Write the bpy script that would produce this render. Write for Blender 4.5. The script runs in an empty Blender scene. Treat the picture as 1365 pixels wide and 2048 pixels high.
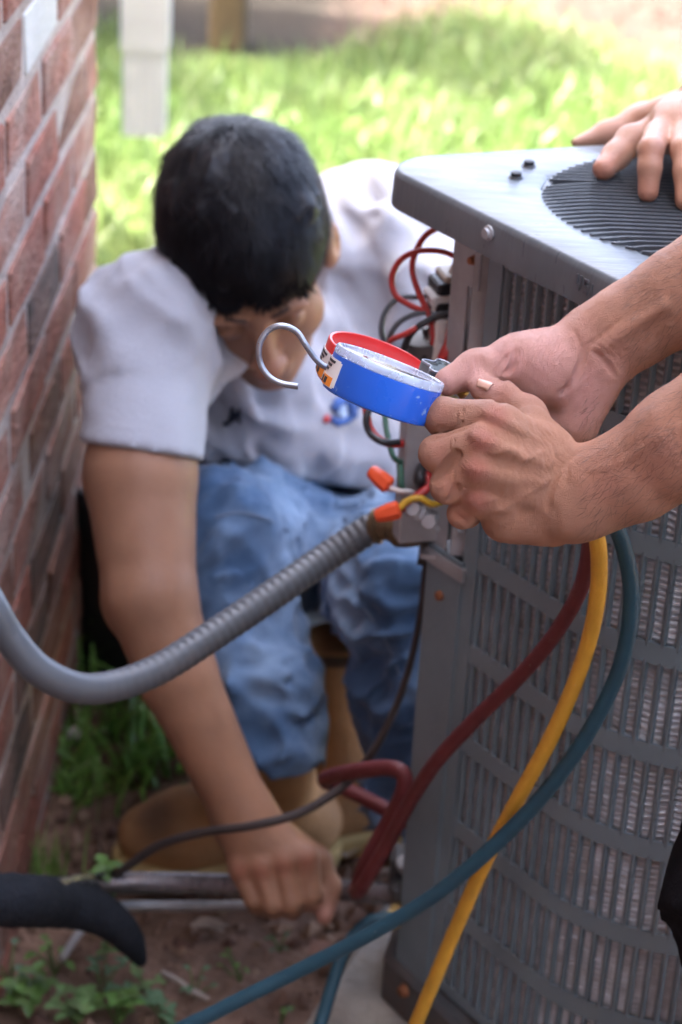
import bpy, math, random
import numpy as np
from mathutils import Vector, Matrix
from mathutils.bvhtree import BVHTree

random.seed(7)
rng = np.random.default_rng(11)
SC = bpy.context.scene
COL = SC.collection

# ------------------------------------------------------------------ camera
FPX = 4216.0                      # focal length in pixels of a 1365 x 2048 frame
PITCH, ROLL = math.radians(26), math.radians(3.3)
CAM = np.array([0.0, 0.0, 1.32])
_F = np.array([0, math.cos(PITCH), -math.sin(PITCH)])
_U0 = np.array([0, math.sin(PITCH), math.cos(PITCH)])
_R0 = np.array([1.0, 0, 0])
_R = math.cos(ROLL) * _R0 + math.sin(ROLL) * _U0
_U = -math.sin(ROLL) * _R0 + math.cos(ROLL) * _U0
cd = bpy.data.cameras.new('camera')
cam = bpy.data.objects.new('camera', cd)
COL.objects.link(cam)
cd.sensor_fit = 'VERTICAL'
cd.sensor_height = 24.0
cd.sensor_width = 16.0
cd.lens = 24.0 * FPX / 2048
cd.clip_start, cd.clip_end = 0.05, 800
M = Matrix.Identity(4)
for i in range(3):
    M[i][0], M[i][1], M[i][2], M[i][3] = _R[i], _U[i], -_F[i], CAM[i]
cam.matrix_world = M
cd.dof.use_dof = True
cd.dof.focus_distance = 1.352
cd.dof.aperture_fstop = 4.4
cd.dof.aperture_blades = 0
SC.camera = cam

# ------------------------------------------------------------------ sky, sun, exposure
SUN_EL, SUN_AZ = math.radians(52), math.radians(-85)   # azimuth from +Y towards +X
w = bpy.data.worlds.new('World')
SC.world = w
w.use_nodes = True
nt = w.node_tree
bg = nt.nodes['Background']
sky = nt.nodes.new('ShaderNodeTexSky')
sky.sky_type = 'NISHITA'
sky.sun_disc = False
sky.sun_elevation = SUN_EL
sky.sun_rotation = SUN_AZ
sky.air_density = 0.55
sky.dust_density = 7.0
sky.ozone_density = 0.0
nt.links.new(sky.outputs[0], bg.inputs[0])
bg.inputs[1].default_value = 0.10
sl = bpy.data.lights.new('sun', 'SUN')
so = bpy.data.objects.new('sun', sl)
COL.objects.link(so)
sl.energy = 2.1
sl.angle = math.radians(0.6)
sl.color = (1.0, 0.95, 0.86)
sd = Vector((math.sin(SUN_AZ) * math.cos(SUN_EL), math.cos(SUN_AZ) * math.cos(SUN_EL), math.sin(SUN_EL)))
so.rotation_euler = sd.to_track_quat('Z', 'Y').to_euler()
so.location = (-6, 1, 9)
SC.view_settings.view_transform = 'Standard'
SC.view_settings.look = 'None'
SC.view_settings.exposure = 5.0
SC.view_settings.gamma = 1.0
SC.render.engine = 'CYCLES'
SC.cycles.use_denoising = True
SC.cycles.max_bounces = 8
SC.cycles.sample_clamp_indirect = 6

# ------------------------------------------------------------------ pixel <-> world helpers (photo pixels, depth along the axis in m)
def ray(x, y): return _F + _R * (x - 682.5) / FPX + _U * (1024 - y) / FPX
def P(x, y, d): return CAM + d * ray(x, y)
def G(x, y, z=0.0):
    v = ray(x, y); return CAM + v * (z - CAM[2]) / v[2]

# ------------------------------------------------------------------ objects
def link(o, parent=None):
    COL.objects.link(o)
    if parent is not None: o.parent = parent
    return o
def tag(o, label=None, cat=None, group=None, kind=None):
    if label: o['label'] = label
    if cat: o['category'] = cat
    if group: o['group'] = group
    if kind: o['kind'] = kind
    return o
def empty(name, label=None, cat=None, group=None, loc=(0, 0, 0)):
    o = bpy.data.objects.new(name, None)
    o.empty_display_size = 0.05
    link(o)
    return tag(o, label, cat, group)
def obj(name, vf, m, parent=None, smooth=False, attr=None):
    v, f = vf
    me = bpy.data.meshes.new(name)
    if isinstance(v, np.ndarray) and isinstance(f, np.ndarray):
        n = f.shape[1]
        me.vertices.add(len(v)); me.vertices.foreach_set('co', v.astype(np.float32).ravel())
        me.loops.add(f.size); me.loops.foreach_set('vertex_index', f.astype(np.int32).ravel())
        me.polygons.add(len(f))
        me.polygons.foreach_set('loop_start', np.arange(0, f.size, n, dtype=np.int32))
        me.update(calc_edges=True); me.validate()
    else:
        me.from_pydata([tuple(map(float, q)) for q in v], [], [tuple(q) for q in f])
    me.update()
    if smooth is True:
        me.polygons.foreach_set('use_smooth', np.ones(len(me.polygons), dtype=bool))
    elif smooth:
        me.polygons.foreach_set('use_smooth', np.ones(len(me.polygons), dtype=bool))
        me.set_sharp_from_angle(angle=math.radians(smooth))
    if attr:
        for k, a in attr.items():
            at = me.attributes.new(k, 'FLOAT', 'POINT'); at.data.foreach_set('value', np.asarray(a, dtype=np.float32))
    me.materials.append(m)
    return link(bpy.data.objects.new(name, me), parent)
def merge(*vfs):
    V, Fc, n = [], [], 0
    for v, f in vfs:
        V += [tuple(q) for q in v]; Fc += [tuple(int(i) + n for i in q) for q in f]; n += len(v)
    return V, Fc
def box(c, s, ax=None, bev=0.0):
    """box centre c, full size s, axes ax (3 rows); bev: chamfer width"""
    c = np.array(c, float); s = np.array(s, float) / 2
    ax = np.eye(3) if ax is None else np.array(ax, float)
    if bev <= 0:
        V = [c + (np.array([x, y, z]) * s) @ ax for x in (-1, 1) for y in (-1, 1) for z in (-1, 1)]
        Fc = [(0, 1, 3, 2), (4, 6, 7, 5), (0, 4, 5, 1), (2, 3, 7, 6), (0, 2, 6, 4), (1, 5, 7, 3)]
        return V, Fc
    V, idx = [], {}
    for sx in (-1, 1):
        for sy in (-1, 1):
            for sz in (-1, 1):
                for k in range(3):
                    q = np.array([sx, sy, sz]) * (s - bev); q[k] = (sx, sy, sz)[k] * s[k]
                    idx[sx, sy, sz, k] = len(V); V.append(c + q @ ax)
    Fc = []
    def face(l):
        pts = np.array([V[i] for i in l]); n = np.cross(pts[1] - pts[0], pts[2] - pts[0])
        Fc.append(tuple(l) if n @ (pts.mean(0) - c) > 0 else tuple(l[::-1]))
    for k in range(3):
        a, b = [(1, 2), (0, 2), (0, 1)][k]
        for sg in (-1, 1):
            l = []
            for u, v in ((-1, -1), (1, -1), (1, 1), (-1, 1)):
                t = [0, 0, 0]; t[k] = sg; t[a] = u; t[b] = v; l.append(idx[(*t, k)])
            face(l)
        for u in (-1, 1):
            for v in (-1, 1):
                t0 = [0, 0, 0]; t1 = [0, 0, 0]; t0[k] = -1; t1[k] = 1; t0[a] = t1[a] = u; t0[b] = t1[b] = v
                face([idx[(*t0, a)], idx[(*t1, a)], idx[(*t1, b)], idx[(*t0, b)]])
    for sx in (-1, 1):
        for sy in (-1, 1):
            for sz in (-1, 1): face([idx[sx, sy, sz, k] for k in range(3)])
    return V, Fc
def unit(v):
    v = np.array(v, float); return v / np.linalg.norm(v)
def frame(n, up=(0, 0, 1)):
    n = unit(n); u = np.cross(up, n)
    if np.linalg.norm(u) < 1e-4: u = np.cross((1, 0, 0), n)
    u = unit(u); return u, np.cross(n, u), n
def spline(pts, per=8, closed=False):
    p = np.array(pts, float); n = len(p); out = []
    segs = n if closed else n - 1
    for i in range(segs):
        if closed: a, b, c, d = p[(i - 1) % n], p[i], p[(i + 1) % n], p[(i + 2) % n]
        else: a, b, c, d = p[max(i - 1, 0)], p[i], p[i + 1], p[min(i + 2, n - 1)]
        for t in np.arange(per) / per:
            out.append(0.5 * (2 * b + (c - a) * t + (2 * a - 5 * b + 4 * c - d) * t * t + (3 * b - a - 3 * c + d) * t ** 3))
    if not closed: out.append(p[-1])
    return np.array(out)
def tube(path, r, n=12, cap=True, ell=None):
    """sweep a circle along a path (array of points); r a number or one per point"""
    p = np.array(path, float); m = len(p)
    r = np.full(m, r) if np.isscalar(r) else np.array(r)
    t = np.gradient(p, axis=0); t /= np.linalg.norm(t, axis=1)[:, None]
    u = np.cross(t[0], (0, 0, 1)); u = u if np.linalg.norm(u) > 1e-3 else np.cross(t[0], (1, 0, 0)); u = unit(u)
    V = []
    a = np.arange(n) * 2 * math.pi / n
    for i in range(m):
        u = unit(u - t[i] * (u @ t[i])); v = np.cross(t[i], u)
        V.append(p[i] + r[i] * (np.cos(a)[:, None] * u + np.sin(a)[:, None] * v))
    V = np.concatenate(V)
    Fc = [(i * n + j, i * n + (j + 1) % n, (i + 1) * n + (j + 1) % n, (i + 1) * n + j) for i in range(m - 1) for j in range(n)]
    if cap: Fc += [tuple(range(n))[::-1], tuple((m - 1) * n + j for j in range(n))]
    return V.tolist(), Fc
def lathe(profile, c, n=(0, 0, 1), seg=48, up=(0, 0, 1), close=True):
    """profile: (radius, height) pairs along axis n from centre c"""
    u, v, nn = frame(n, up); V, Fc = [], []
    c = np.array(c, float)
    for r, h in profile:
        for j in range(seg):
            a = 2 * math.pi * j / seg
            V.append(c + nn * h + r * (math.cos(a) * u + math.sin(a) * v))
    m = len(profile)
    for i in range(m - 1):
        for j in range(seg):
            Fc.append((i * seg + j, i * seg + (j + 1) % seg, (i + 1) * seg + (j + 1) % seg, (i + 1) * seg + j))
    if close:
        Fc += [tuple(range(seg))[::-1], tuple((m - 1) * seg + j for j in range(seg))]
    return V, Fc
def bezel(prof, **k): return lathe(prof, **k)

# ------------------------------------------------------------------ materials
def mat(name, col, rough=0.5, metal=0.0, var=0.12, scale=18.0, bump=0.0, bscale=120.0, col2=None, mixlo=0.35, mixhi=0.7,
        spec=0.5, sss=0.0, sssr=(1, .35, .2), coat=0.0, stretch=(1, 1, 1), attr=None, acol=None, attr2=None, acol2=None,
        island=0.0, transm=0.0, rvar=0.1, ior=1.45, sheen=0.0, spots=None, trans=0.0, ramp=None):
    m = bpy.data.materials.new(name); m.use_nodes = True
    t = m.node_tree; N = t.nodes; L = t.links
    b = N['Principled BSDF']
    b.inputs['Metallic'].default_value = metal
    b.inputs['Specular IOR Level'].default_value = spec
    b.inputs['Coat Weight'].default_value = coat
    b.inputs['Transmission Weight'].default_value = transm
    b.inputs['IOR'].default_value = ior
    b.inputs['Sheen Weight'].default_value = sheen
    if sss:
        b.inputs['Subsurface Weight'].default_value = sss
        b.inputs['Subsurface Radius'].default_value = sssr
        b.inputs['Subsurface Scale'].default_value = 0.006
    tc = N.new('ShaderNodeTexCoord'); mp = N.new('ShaderNodeMapping')
    mp.inputs['Scale'].default_value = stretch
    L.new(tc.outputs['Object'], mp.inputs[0])
    def noise(s, det=5, src=None, rough_=0.55):
        n = N.new('ShaderNodeTexNoise'); n.inputs['Scale'].default_value = s; n.inputs['Detail'].default_value = det
        n.inputs['Roughness'].default_value = rough_
        L.new((src or mp).outputs[0], n.inputs['Vector']); return n
    def mixc(f, a, c):
        x = N.new('ShaderNodeMix'); x.data_type = 'RGBA'
        if isinstance(f, float): x.inputs[0].default_value = f
        else: L.new(f, x.inputs[0])
        for i, q in ((6, a), (7, c)):
            if isinstance(q, (tuple, list)): x.inputs[i].default_value = (*q[:3], 1)
            else: L.new(q, x.inputs[i])
        return x.outputs[2]
    def rng_(src, lo, hi, a=0.0, c=1.0):
        r = N.new('ShaderNodeMapRange'); L.new(src, r.inputs[0])
        for i, q in enumerate((lo, hi, a, c)): r.inputs[i + 1].default_value = q
        return r.outputs[0]
    n1 = noise(scale)
    lo = tuple(max(0, q * (1 - var)) for q in col); hi = tuple(q * (1 + var) for q in col)
    c = mixc(rng_(n1.outputs['Fac'], 0.3, 0.7), lo, hi)
    if col2 is not None:
        n2 = noise(scale * 0.37, 6)
        c = mixc(rng_(n2.outputs['Fac'], mixlo, mixhi), c, col2)
    if spots:                                    # (colour, scale, threshold)
        n3 = noise(spots[1], 3)
        c = mixc(rng_(n3.outputs['Fac'], spots[2], spots[2] + 0.05), c, spots[0])
    if island:
        g = N.new('ShaderNodeNewGeometry'); hs = N.new('ShaderNodeHueSaturation')
        L.new(c, hs.inputs['Color'])
        L.new(rng_(g.outputs['Random Per Island'], 0, 1, 1 - island, 1 + island), hs.inputs['Value'])
        L.new(rng_(g.outputs['Random Per Island'], 0, 1, 0.485, 0.515), hs.inputs['Hue'])
        c = hs.outputs[0]
    for an, ac in ((attr, acol), (attr2, acol2)):
        if an:
            a = N.new('ShaderNodeAttribute'); a.attribute_name = an
            c = mixc(a.outputs['Fac'], c, ac)
    L.new(c, b.inputs['Base Color'])
    L.new(rng_(noise(scale * 2.3).outputs['Fac'], 0.3, 0.7, max(0, rough - rvar), min(1, rough + rvar)), b.inputs['Roughness'])
    if bump:
        bn = noise(bscale, 6); bp = N.new('ShaderNodeBump')
        bp.inputs['Strength'].default_value = 1.0; bp.inputs['Distance'].default_value = bump
        L.new(bn.outputs['Fac'], bp.inputs['Height']); L.new(bp.outputs[0], b.inputs['Normal'])
    if trans:
        tr = N.new('ShaderNodeBsdfTranslucent'); L.new(c, tr.inputs[0]); ms = N.new('ShaderNodeMixShader')
        ms.inputs[0].default_value = trans
        L.new(b.outputs[0], ms.inputs[1]); L.new(tr.outputs[0], ms.inputs[2])
        L.new(ms.outputs[0], N['Material Output'].inputs[0])
    return m

# ------------------------------------------------------------------ implicit surfaces for bodies and cloth
def vnoise(p, seed=0):
    """smooth value noise, 0..1"""
    i = np.floor(p).astype(np.int64); f = p - i; f = f * f * (3 - 2 * f); out = 0
    for dx in (0, 1):
        for dy in (0, 1):
            for dz in (0, 1):
                h = ((i[:, 0] + dx) * 73856093) ^ ((i[:, 1] + dy) * 19349663) ^ ((i[:, 2] + dz) * 83492791) ^ (seed * 2654435761 & 0xFFFFFFF)
                h = (h ^ (h >> 13)) * 1274126177 & 0xFFFFFFFF; h = (h ^ (h >> 16)) & 0xFFFF
                w_ = (f[:, 0] if dx else 1 - f[:, 0]) * (f[:, 1] if dy else 1 - f[:, 1]) * (f[:, 2] if dz else 1 - f[:, 2])
                out = out + w_ * (h / 65535.0)
    return out
def smin(a, b, k):
    if k <= 0: return np.minimum(a, b)
    h = np.maximum(k - np.abs(a - b), 0) / k
    return np.minimum(a, b) - h * h * k * 0.25
class Field:
    def __init__(s, lo, hi, h):
        s.lo = np.array(lo, float); s.h = h
        s.n = np.maximum(2, np.ceil((np.array(hi) - s.lo) / h).astype(int) + 1)
        s.ax = [(s.lo[i] + h * np.arange(s.n[i])).astype(np.float32) for i in range(3)]
        s.f = np.full(s.n, 0.2, np.float32)
    def sub(s, lo, hi):
        sl = []
        for i in range(3):
            a = int(np.clip(math.floor((lo[i] - s.lo[i]) / s.h), 0, s.n[i])); b = int(np.clip(math.ceil((hi[i] - s.lo[i]) / s.h) + 1, 0, s.n[i]))
            sl.append(slice(a, b))
        return tuple(sl)
    def grid(s, sl):
        return (s.ax[0][sl[0]][:, None, None], s.ax[1][sl[1]][None, :, None], s.ax[2][sl[2]][None, None, :])
    def dcone(s, sl, p0, p1, r0, r1, flat=None):
        X, Y, Z = s.grid(sl)
        p0 = np.array(p0, np.float32); p1 = np.array(p1, np.float32); d = p1 - p0; dd = float(d @ d) + 1e-12
        x, y, z = X - p0[0], Y - p0[1], Z - p0[2]
        t = np.clip((x * d[0] + y * d[1] + z * d[2]) / dd, 0, 1)
        x, y, z = x - t * d[0], y - t * d[1], z - t * d[2]
        q = x * x + y * y + z * z
        if flat is not None:
            n, k = unit(flat[0]), flat[1]
            c = x * n[0] + y * n[1] + z * n[2]
            q = q + c * c * (1 / k ** 2 - 1)
        return np.sqrt(q) - (r0 + (r1 - r0) * t)
    def dell(s, sl, c, r, ax):
        X, Y, Z = s.grid(sl)
        x, y, z = X - c[0], Y - c[1], Z - c[2]
        q = 0; q2 = 0
        for i in range(3):
            a = ax[i]; e = x * a[0] + y * a[1] + z * a[2]
            q = q + (e / r[i]) ** 2; q2 = q2 + (e / r[i] ** 2) ** 2
        q = np.sqrt(q); return q * (q - 1) / (np.sqrt(q2) + 1e-6)
    def box_(s, pts, r, k):
        pts = np.array(pts, float); m = r + k + 3 * s.h
        return s.sub(pts.min(0) - m, pts.max(0) + m)
    def put(s, sl, v, k, sign=1):
        if sign > 0: s.f[sl] = smin(s.f[sl], v, k)
        else: s.f[sl] = -smin(-s.f[sl], v, k)
    def cone(s, p0, p1, r0, r1=None, k=0.01, flat=None, sign=1):
        r1 = r0 if r1 is None else r1
        sl = s.box_([p0, p1], max(r0, r1), k); s.put(sl, s.dcone(sl, p0, p1, r0, r1, flat), k, sign)
    def ell(s, c, r, ax=None, k=0.01, sign=1):
        ax = np.eye(3) if ax is None else ax
        sl = s.box_([c], max(r), k); s.put(sl, s.dell(sl, np.array(c, float), r, ax), k, sign)
    def chain(s, pts, rs, kin=0.004, k=0.003, flat=None):
        sl = s.box_(pts, max(rs), k); v = None
        for i in range(len(pts) - 1):
            q = s.dcone(sl, pts[i], pts[i + 1], rs[i], rs[i + 1], flat)
            v = q if v is None else smin(v, q, kin)
        s.put(sl, v, k)
    def clip(s, p, n, k=0.0):
        """keep the side away from n"""
        X, Y, Z = s.grid((slice(None),) * 3); n = unit(n)
        s.f = -smin(-s.f, -((X - p[0]) * n[0] + (Y - p[1]) * n[1] + (Z - p[2]) * n[2]), k)
    def folds(s, amp, dirs, seed=0):
        """cloth folds: ridged noise drawn out along a direction: (along, frequency across, amplitude)"""
        m = np.abs(s.f) < 0.035; I = np.argwhere(m); p = s.lo + I * s.h; v = np.zeros(len(I))
        for k, (d, fr, a) in enumerate(dirs):
            d = unit(d); q = p - d * (p @ d)[:, None] * 0.72          # compress along d: long ridges
            wob = vnoise(p * fr * .35, seed * 7 + k) - .5
            n = vnoise(q * fr + wob[:, None] * 1.6, seed * 13 + k + 50)
            msk = np.clip(2.2 * vnoise(p * fr * .3 + 3.7, seed * 17 + k) - .55, 0, 1)
            v += a * msk * np.clip(1 - np.abs(2 * n - 1) * 1.7, 0, 1) ** 1.3
        s.f[m] -= (amp * (v - .3 * sum(q[2] for q in dirs) / 1.6)).astype(np.float32)
    def mesh(s, smooth=1):
        f = s.f; neg = f < 0
        c = np.zeros(tuple(s.n - 1), np.uint8)
        for i in (0, 1):
            for j in (0, 1):
                for k in (0, 1):
                    c += neg[i:s.n[0] - 1 + i, j:s.n[1] - 1 + j, k:s.n[2] - 1 + k]
        cells = np.argwhere((c > 0) & (c < 8))
        idx = np.full(tuple(s.n - 1), -1, np.int32); idx[tuple(cells.T)] = np.arange(len(cells))
        corner = {}
        for i in (0, 1):
            for j in (0, 1):
                for k in (0, 1): corner[i, j, k] = f[cells[:, 0] + i, cells[:, 1] + j, cells[:, 2] + k]
        acc = np.zeros((len(cells), 3)); cnt = np.zeros(len(cells))
        for a in range(3):
            for u in (0, 1):
                for v in (0, 1):
                    p = [0, 0, 0]; o = [q for q in range(3) if q != a]; p[o[0]], p[o[1]] = u, v
                    q = list(p); q[a] = 1
                    fa, fb = corner[tuple(p)], corner[tuple(q)]
                    m = (fa < 0) != (fb < 0); t = np.where(m, fa / np.where(m, fa - fb, 1), 0)
                    add = np.tile(np.array(p, float), (len(cells), 1)); add[:, a] = t
                    acc[m] += add[m]; cnt[m] += 1
        V = s.lo + (cells + acc / cnt[:, None]) * s.h
        Q = []
        for a in range(3):
            o = [q for q in range(3) if q != a]
            sl0 = [slice(None)] * 3; sl1 = [slice(None)] * 3
            sl0[a] = slice(0, -1); sl1[a] = slice(1, None)
            for q in o: sl0[q] = slice(1, -1); sl1[q] = slice(1, -1)
            A, B = neg[tuple(sl0)], neg[tuple(sl1)]
            e = np.argwhere(A != B)
            if not len(e): continue
            flip = A[tuple(e.T)]
            e = e.copy()
            for q in o: e[:, q] += 1
            def cell(du, dv):
                g = e.copy(); g[:, o[0]] -= du; g[:, o[1]] -= dv; return idx[tuple(g.T)]
            quad = np.stack([cell(1, 1), cell(0, 1), cell(0, 0), cell(1, 0)], 1)
            if a == 1: flip = ~flip
            quad[~flip] = quad[~flip][:, ::-1]
            Q.append(quad)
        Q = np.concatenate(Q)
        for _ in range(smooth):
            S = np.zeros_like(V); n = np.zeros(len(V))
            for i in range(4):
                a, b = Q[:, i], Q[:, (i + 1) % 4]
                for d in range(3):
                    S[:, d] += np.bincount(a, V[b, d], len(V)) + np.bincount(b, V[a, d], len(V))
                n += np.bincount(a, minlength=len(V)) + np.bincount(b, minlength=len(V))
            V = 0.45 * V + 0.55 * S / np.maximum(n, 1)[:, None]
        return V, Q
def largest(V, Q):
    """drop stray bubbles: keep the largest connected piece"""
    par = np.arange(len(V)); E = np.concatenate([Q[:, [0, 1]], Q[:, [1, 2]], Q[:, [2, 3]], Q[:, [3, 0]]])
    while True:
        m = np.minimum(par[E[:, 0]], par[E[:, 1]]); p2 = par.copy(); np.minimum.at(p2, E[:, 0], m); np.minimum.at(p2, E[:, 1], m); p2 = p2[p2]
        if (p2 == par).all(): break
        par = p2
    k = np.bincount(par).argmax(); keep = par == k; new = np.cumsum(keep) - 1
    return V[keep], new[Q[keep[Q[:, 0]]]]
def near(V, spots):
    """per-vertex weight that falls off round given points: (point, radius, weight)"""
    w = np.zeros(len(V))
    for p, r, k in spots: w = np.maximum(w, k * np.exp(-((V - np.array(p)) ** 2).sum(1) / r ** 2))
    return w
def blade_mesh(bases, heights, width, lean, curve=0.35, seg=2):
    """many grass blades: each a tapered strip of its own"""
    n = len(bases); ang = rng.uniform(0, 2 * math.pi, n); la = rng.uniform(0, 2 * math.pi, n)
    ln = rng.uniform(0.2, 1.0, n) * lean
    rows = []
    for i in range(seg + 1):
        t = i / seg; wd = width * (1 - t) ** 0.7 * rng.uniform(.7, 1.3, n)
        off = np.stack([np.cos(la), np.sin(la), np.zeros(n)], 1) * (heights * ln * t ** 1.7)[:, None]
        c = bases + off + np.stack([np.zeros(n), np.zeros(n), heights * t * (1 - curve * ln * t)], 1)
        d = np.stack([np.cos(ang), np.sin(ang), np.zeros(n)], 1) * (wd / 2)[:, None]
        rows += [c - d, c + d]
    V = np.stack(rows, 1).reshape(-1, 3); k = 2 * (seg + 1); b0 = np.arange(n) * k
    Fc = np.concatenate([np.stack([b0 + 2 * i, b0 + 2 * i + 1, b0 + 2 * i + 3, b0 + 2 * i + 2], 1) for i in range(seg)])
    return V, Fc

# ================================================================== SETTING
m_soil_grass = mat('ground', (0.215, 0.132, 0.092), rough=0.95, var=0.35, scale=30, bump=0.012, bscale=60, spec=0.15)
def ground_material():
    m = m_soil_grass; t = m.node_tree; N = t.nodes; L = t.links; b = N['Principled BSDF']
    src = b.inputs['Base Color'].links[0].from_socket
    tc = N.new('ShaderNodeTexCoord'); sp = N.new('ShaderNodeSeparateXYZ'); L.new(tc.outputs['Object'], sp.inputs[0])
    nz = N.new('ShaderNodeTexNoise'); nz.inputs['Scale'].default_value = 2.2; nz.inputs['Detail'].default_value = 6
    L.new(tc.outputs['Object'], nz.inputs['Vector'])
    def math_(op, a, c):
        x = N.new('ShaderNodeMath'); x.operation = op
        for i, q in enumerate((a, c)):
            if isinstance(q, float): x.inputs[i].default_value = q
            else: L.new(q, x.inputs[i])
        return x.outputs[0]
    def mr(v, lo, hi):
        r = N.new('ShaderNodeMapRange'); L.new(v, r.inputs[0]); r.inputs[1].default_value = lo; r.inputs[2].default_value = hi; return r.outputs[0]
    def mx(f, a, c):
        x = N.new('ShaderNodeMix'); x.data_type = 'RGBA'; L.new(f, x.inputs[0]); L.new(a, x.inputs[6])
        if isinstance(c, tuple): x.inputs[7].default_value = (*c, 1)
        else: L.new(c, x.inputs[7])
        return x.outputs[2]
    y = math_('ADD', sp.outputs[1], math_('MULTIPLY', nz.outputs['Fac'], 0.7))
    c = mx(mr(y, 2.65, 2.9), src, (0.075, 0.105, 0.028))         # turf from behind the house corner on
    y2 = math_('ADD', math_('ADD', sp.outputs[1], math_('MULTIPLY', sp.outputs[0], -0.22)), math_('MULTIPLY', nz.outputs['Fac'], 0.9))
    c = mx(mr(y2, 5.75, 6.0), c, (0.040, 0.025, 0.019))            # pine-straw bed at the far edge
    c3 = N.new('ShaderNodeMix'); c3.data_type = 'RGBA'; L.new(mr(y2, 5.7, 5.95), c3.inputs[0]); L.new(c, c3.inputs[6]); c3.inputs[7].default_value = (.010, .008, .006, 1)   # dark mulch by the shrubs, their shade also painted into its colour
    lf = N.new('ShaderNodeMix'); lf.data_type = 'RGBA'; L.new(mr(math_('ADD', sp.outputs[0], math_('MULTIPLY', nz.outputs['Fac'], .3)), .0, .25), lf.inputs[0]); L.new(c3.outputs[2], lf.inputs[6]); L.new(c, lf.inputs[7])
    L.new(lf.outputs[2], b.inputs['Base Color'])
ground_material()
def ground_mesh():
    xs = np.concatenate([[-400, -80, -20, -8, -4], np.arange(-2.4, 2.41, 0.04), [4, 8, 20, 80, 400]])
    ys = np.concatenate([[-400, -80, -20, -6, -2], np.arange(0.6, 3.4, 0.04), np.arange(3.5, 8, 0.25), [10, 20, 80, 400]])
    X, Y = np.meshgrid(xs, ys, indexing='ij')
    Z = 0.008 * np.sin(9 * X + 3 * np.sin(5 * Y)) * np.sin(8 * Y + 2 * np.cos(7 * X)) + 0.004 * np.sin(31 * X + 17 * Y) * np.sin(23 * Y - 9 * X)
    Z = Z + rng.normal(0, 0.003, X.shape)
    near_ = (np.abs(X) < 2.4) & (Y > .6) & (Y < 3.4); Z = np.where(near_, Z, 0) - 0.012
    V = np.stack([X, Y, Z], -1).reshape(-1, 3); ny = len(ys)
    i, j = np.meshgrid(np.arange(len(xs) - 1), np.arange(ny - 1), indexing='ij'); b = (i * ny + j).ravel()
    return V, np.stack([b, b + ny, b + ny + 1, b + 1], 1)
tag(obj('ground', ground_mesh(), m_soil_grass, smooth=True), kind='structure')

# lawn: sunlit turf behind the house corner, uncountable blades
m_grass = mat('grass_blade', (0.085, 0.135, 0.035), rough=0.42, var=0.3, scale=1.3, island=0.35, spec=0.5, trans=0.35, col2=(0.15, 0.165, 0.075), mixlo=.45, mixhi=.75)
nb = 60000
bx = rng.uniform(-1.5, 2.4, nb); by = 2.42 + (6.3 - 2.42) * rng.uniform(0, 1, nb) ** 0.8
keep = (by < 5.5 + .22 * bx + .35 * np.sin(bx * 5) + rng.normal(0, .12, nb)) & (by > 2.46 + .10 * np.sin(bx * 7) + .12 * rng.normal(size=nb))
b3 = np.stack([bx, by, np.full(nb, -.012)], 1)[keep]
tag(obj('lawn_grass', blade_mesh(b3, rng.uniform(.035, .10, len(b3)), .007, .8), m_grass), 'sunlit green lawn grass filling the background', 'grass', kind='stuff')
# pine straw on the far bed
m_straw = mat('pine_straw', (0.055, 0.033, 0.025), rough=0.8, island=0.4)
nb = 6000
bx = rng.uniform(-1.5, 2.4, nb); by = rng.uniform(5.3, 7.2, nb); kp = (by > 5.35 + .22 * bx) & (bx > -.02 + .08 * rng.normal(size=nb))
b3 = np.stack([bx, by, np.full(nb, -.012)], 1)[kp]
tag(obj('pine_straw_mulch', blade_mesh(b3, rng.uniform(.02, .05, len(b3)), .006, 2.6), m_straw), 'reddish pine straw mulch along the top edge', 'mulch', kind='stuff')

# soil clods and pebbles round the work area
m_clod = mat('soil_clod', (0.225, 0.14, 0.10), rough=0.95, island=0.45, var=.3, spec=.15)
def clods(n, seed, xr, yr, smax):
    r = np.random.default_rng(seed); V, Fc = [], []
    oct_ = np.array([(1, 0, 0), (-1, 0, 0), (0, 1, 0), (0, -1, 0), (0, 0, 1), (0, 0, -1)], float)
    of = [(0, 2, 4), (2, 1, 4), (1, 3, 4), (3, 0, 4), (2, 0, 5), (1, 2, 5), (3, 1, 5), (0, 3, 5)]
    for i in range(n):
        s = smax * r.uniform(.15, 1) ** 2 + .001; c = np.array([r.uniform(*xr), r.uniform(*yr), -.010])
        v = oct_ * s * r.uniform(.6, 1.2, (6, 1)); q = len(V); V += list(v @ Matrix.Rotation(r.uniform(0, 6), 3, Vector(r.normal(size=3))) + c) if False else list(v + c + r.normal(0, s * .15, (6, 3)))
        Fc += [tuple(a + q for a in f) for f in of]
    return V, Fc
tag(obj('soil_clods', clods(5200, 3, (-.7, .35), (1.25, 2.7), .013), m_clod), 'loose brown soil crumbs and pebbles on the bare ground', 'soil', kind='stuff')

# concrete pad under the unit
m_conc = mat('concrete', (0.30, 0.27, 0.23), rough=0.9, var=0.25, scale=22, bump=0.004, bscale=90, col2=(0.17, 0.13, 0.10), mixlo=.5, mixhi=.75)
pl = unit([.072, .19, 0]); pr_ = np.array([pl[1], -pl[0], 0])
p0 = G(608, 2040, .05); pc = p0 + pl * (-.15) + pr_ * .36 + pl * .40
tag(obj('concrete_pad', box((pc[0], pc[1], 0.005), (.72, .80, .09), [pr_, pl, (0, 0, 1)], bev=.008), m_conc), kind='structure')

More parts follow.
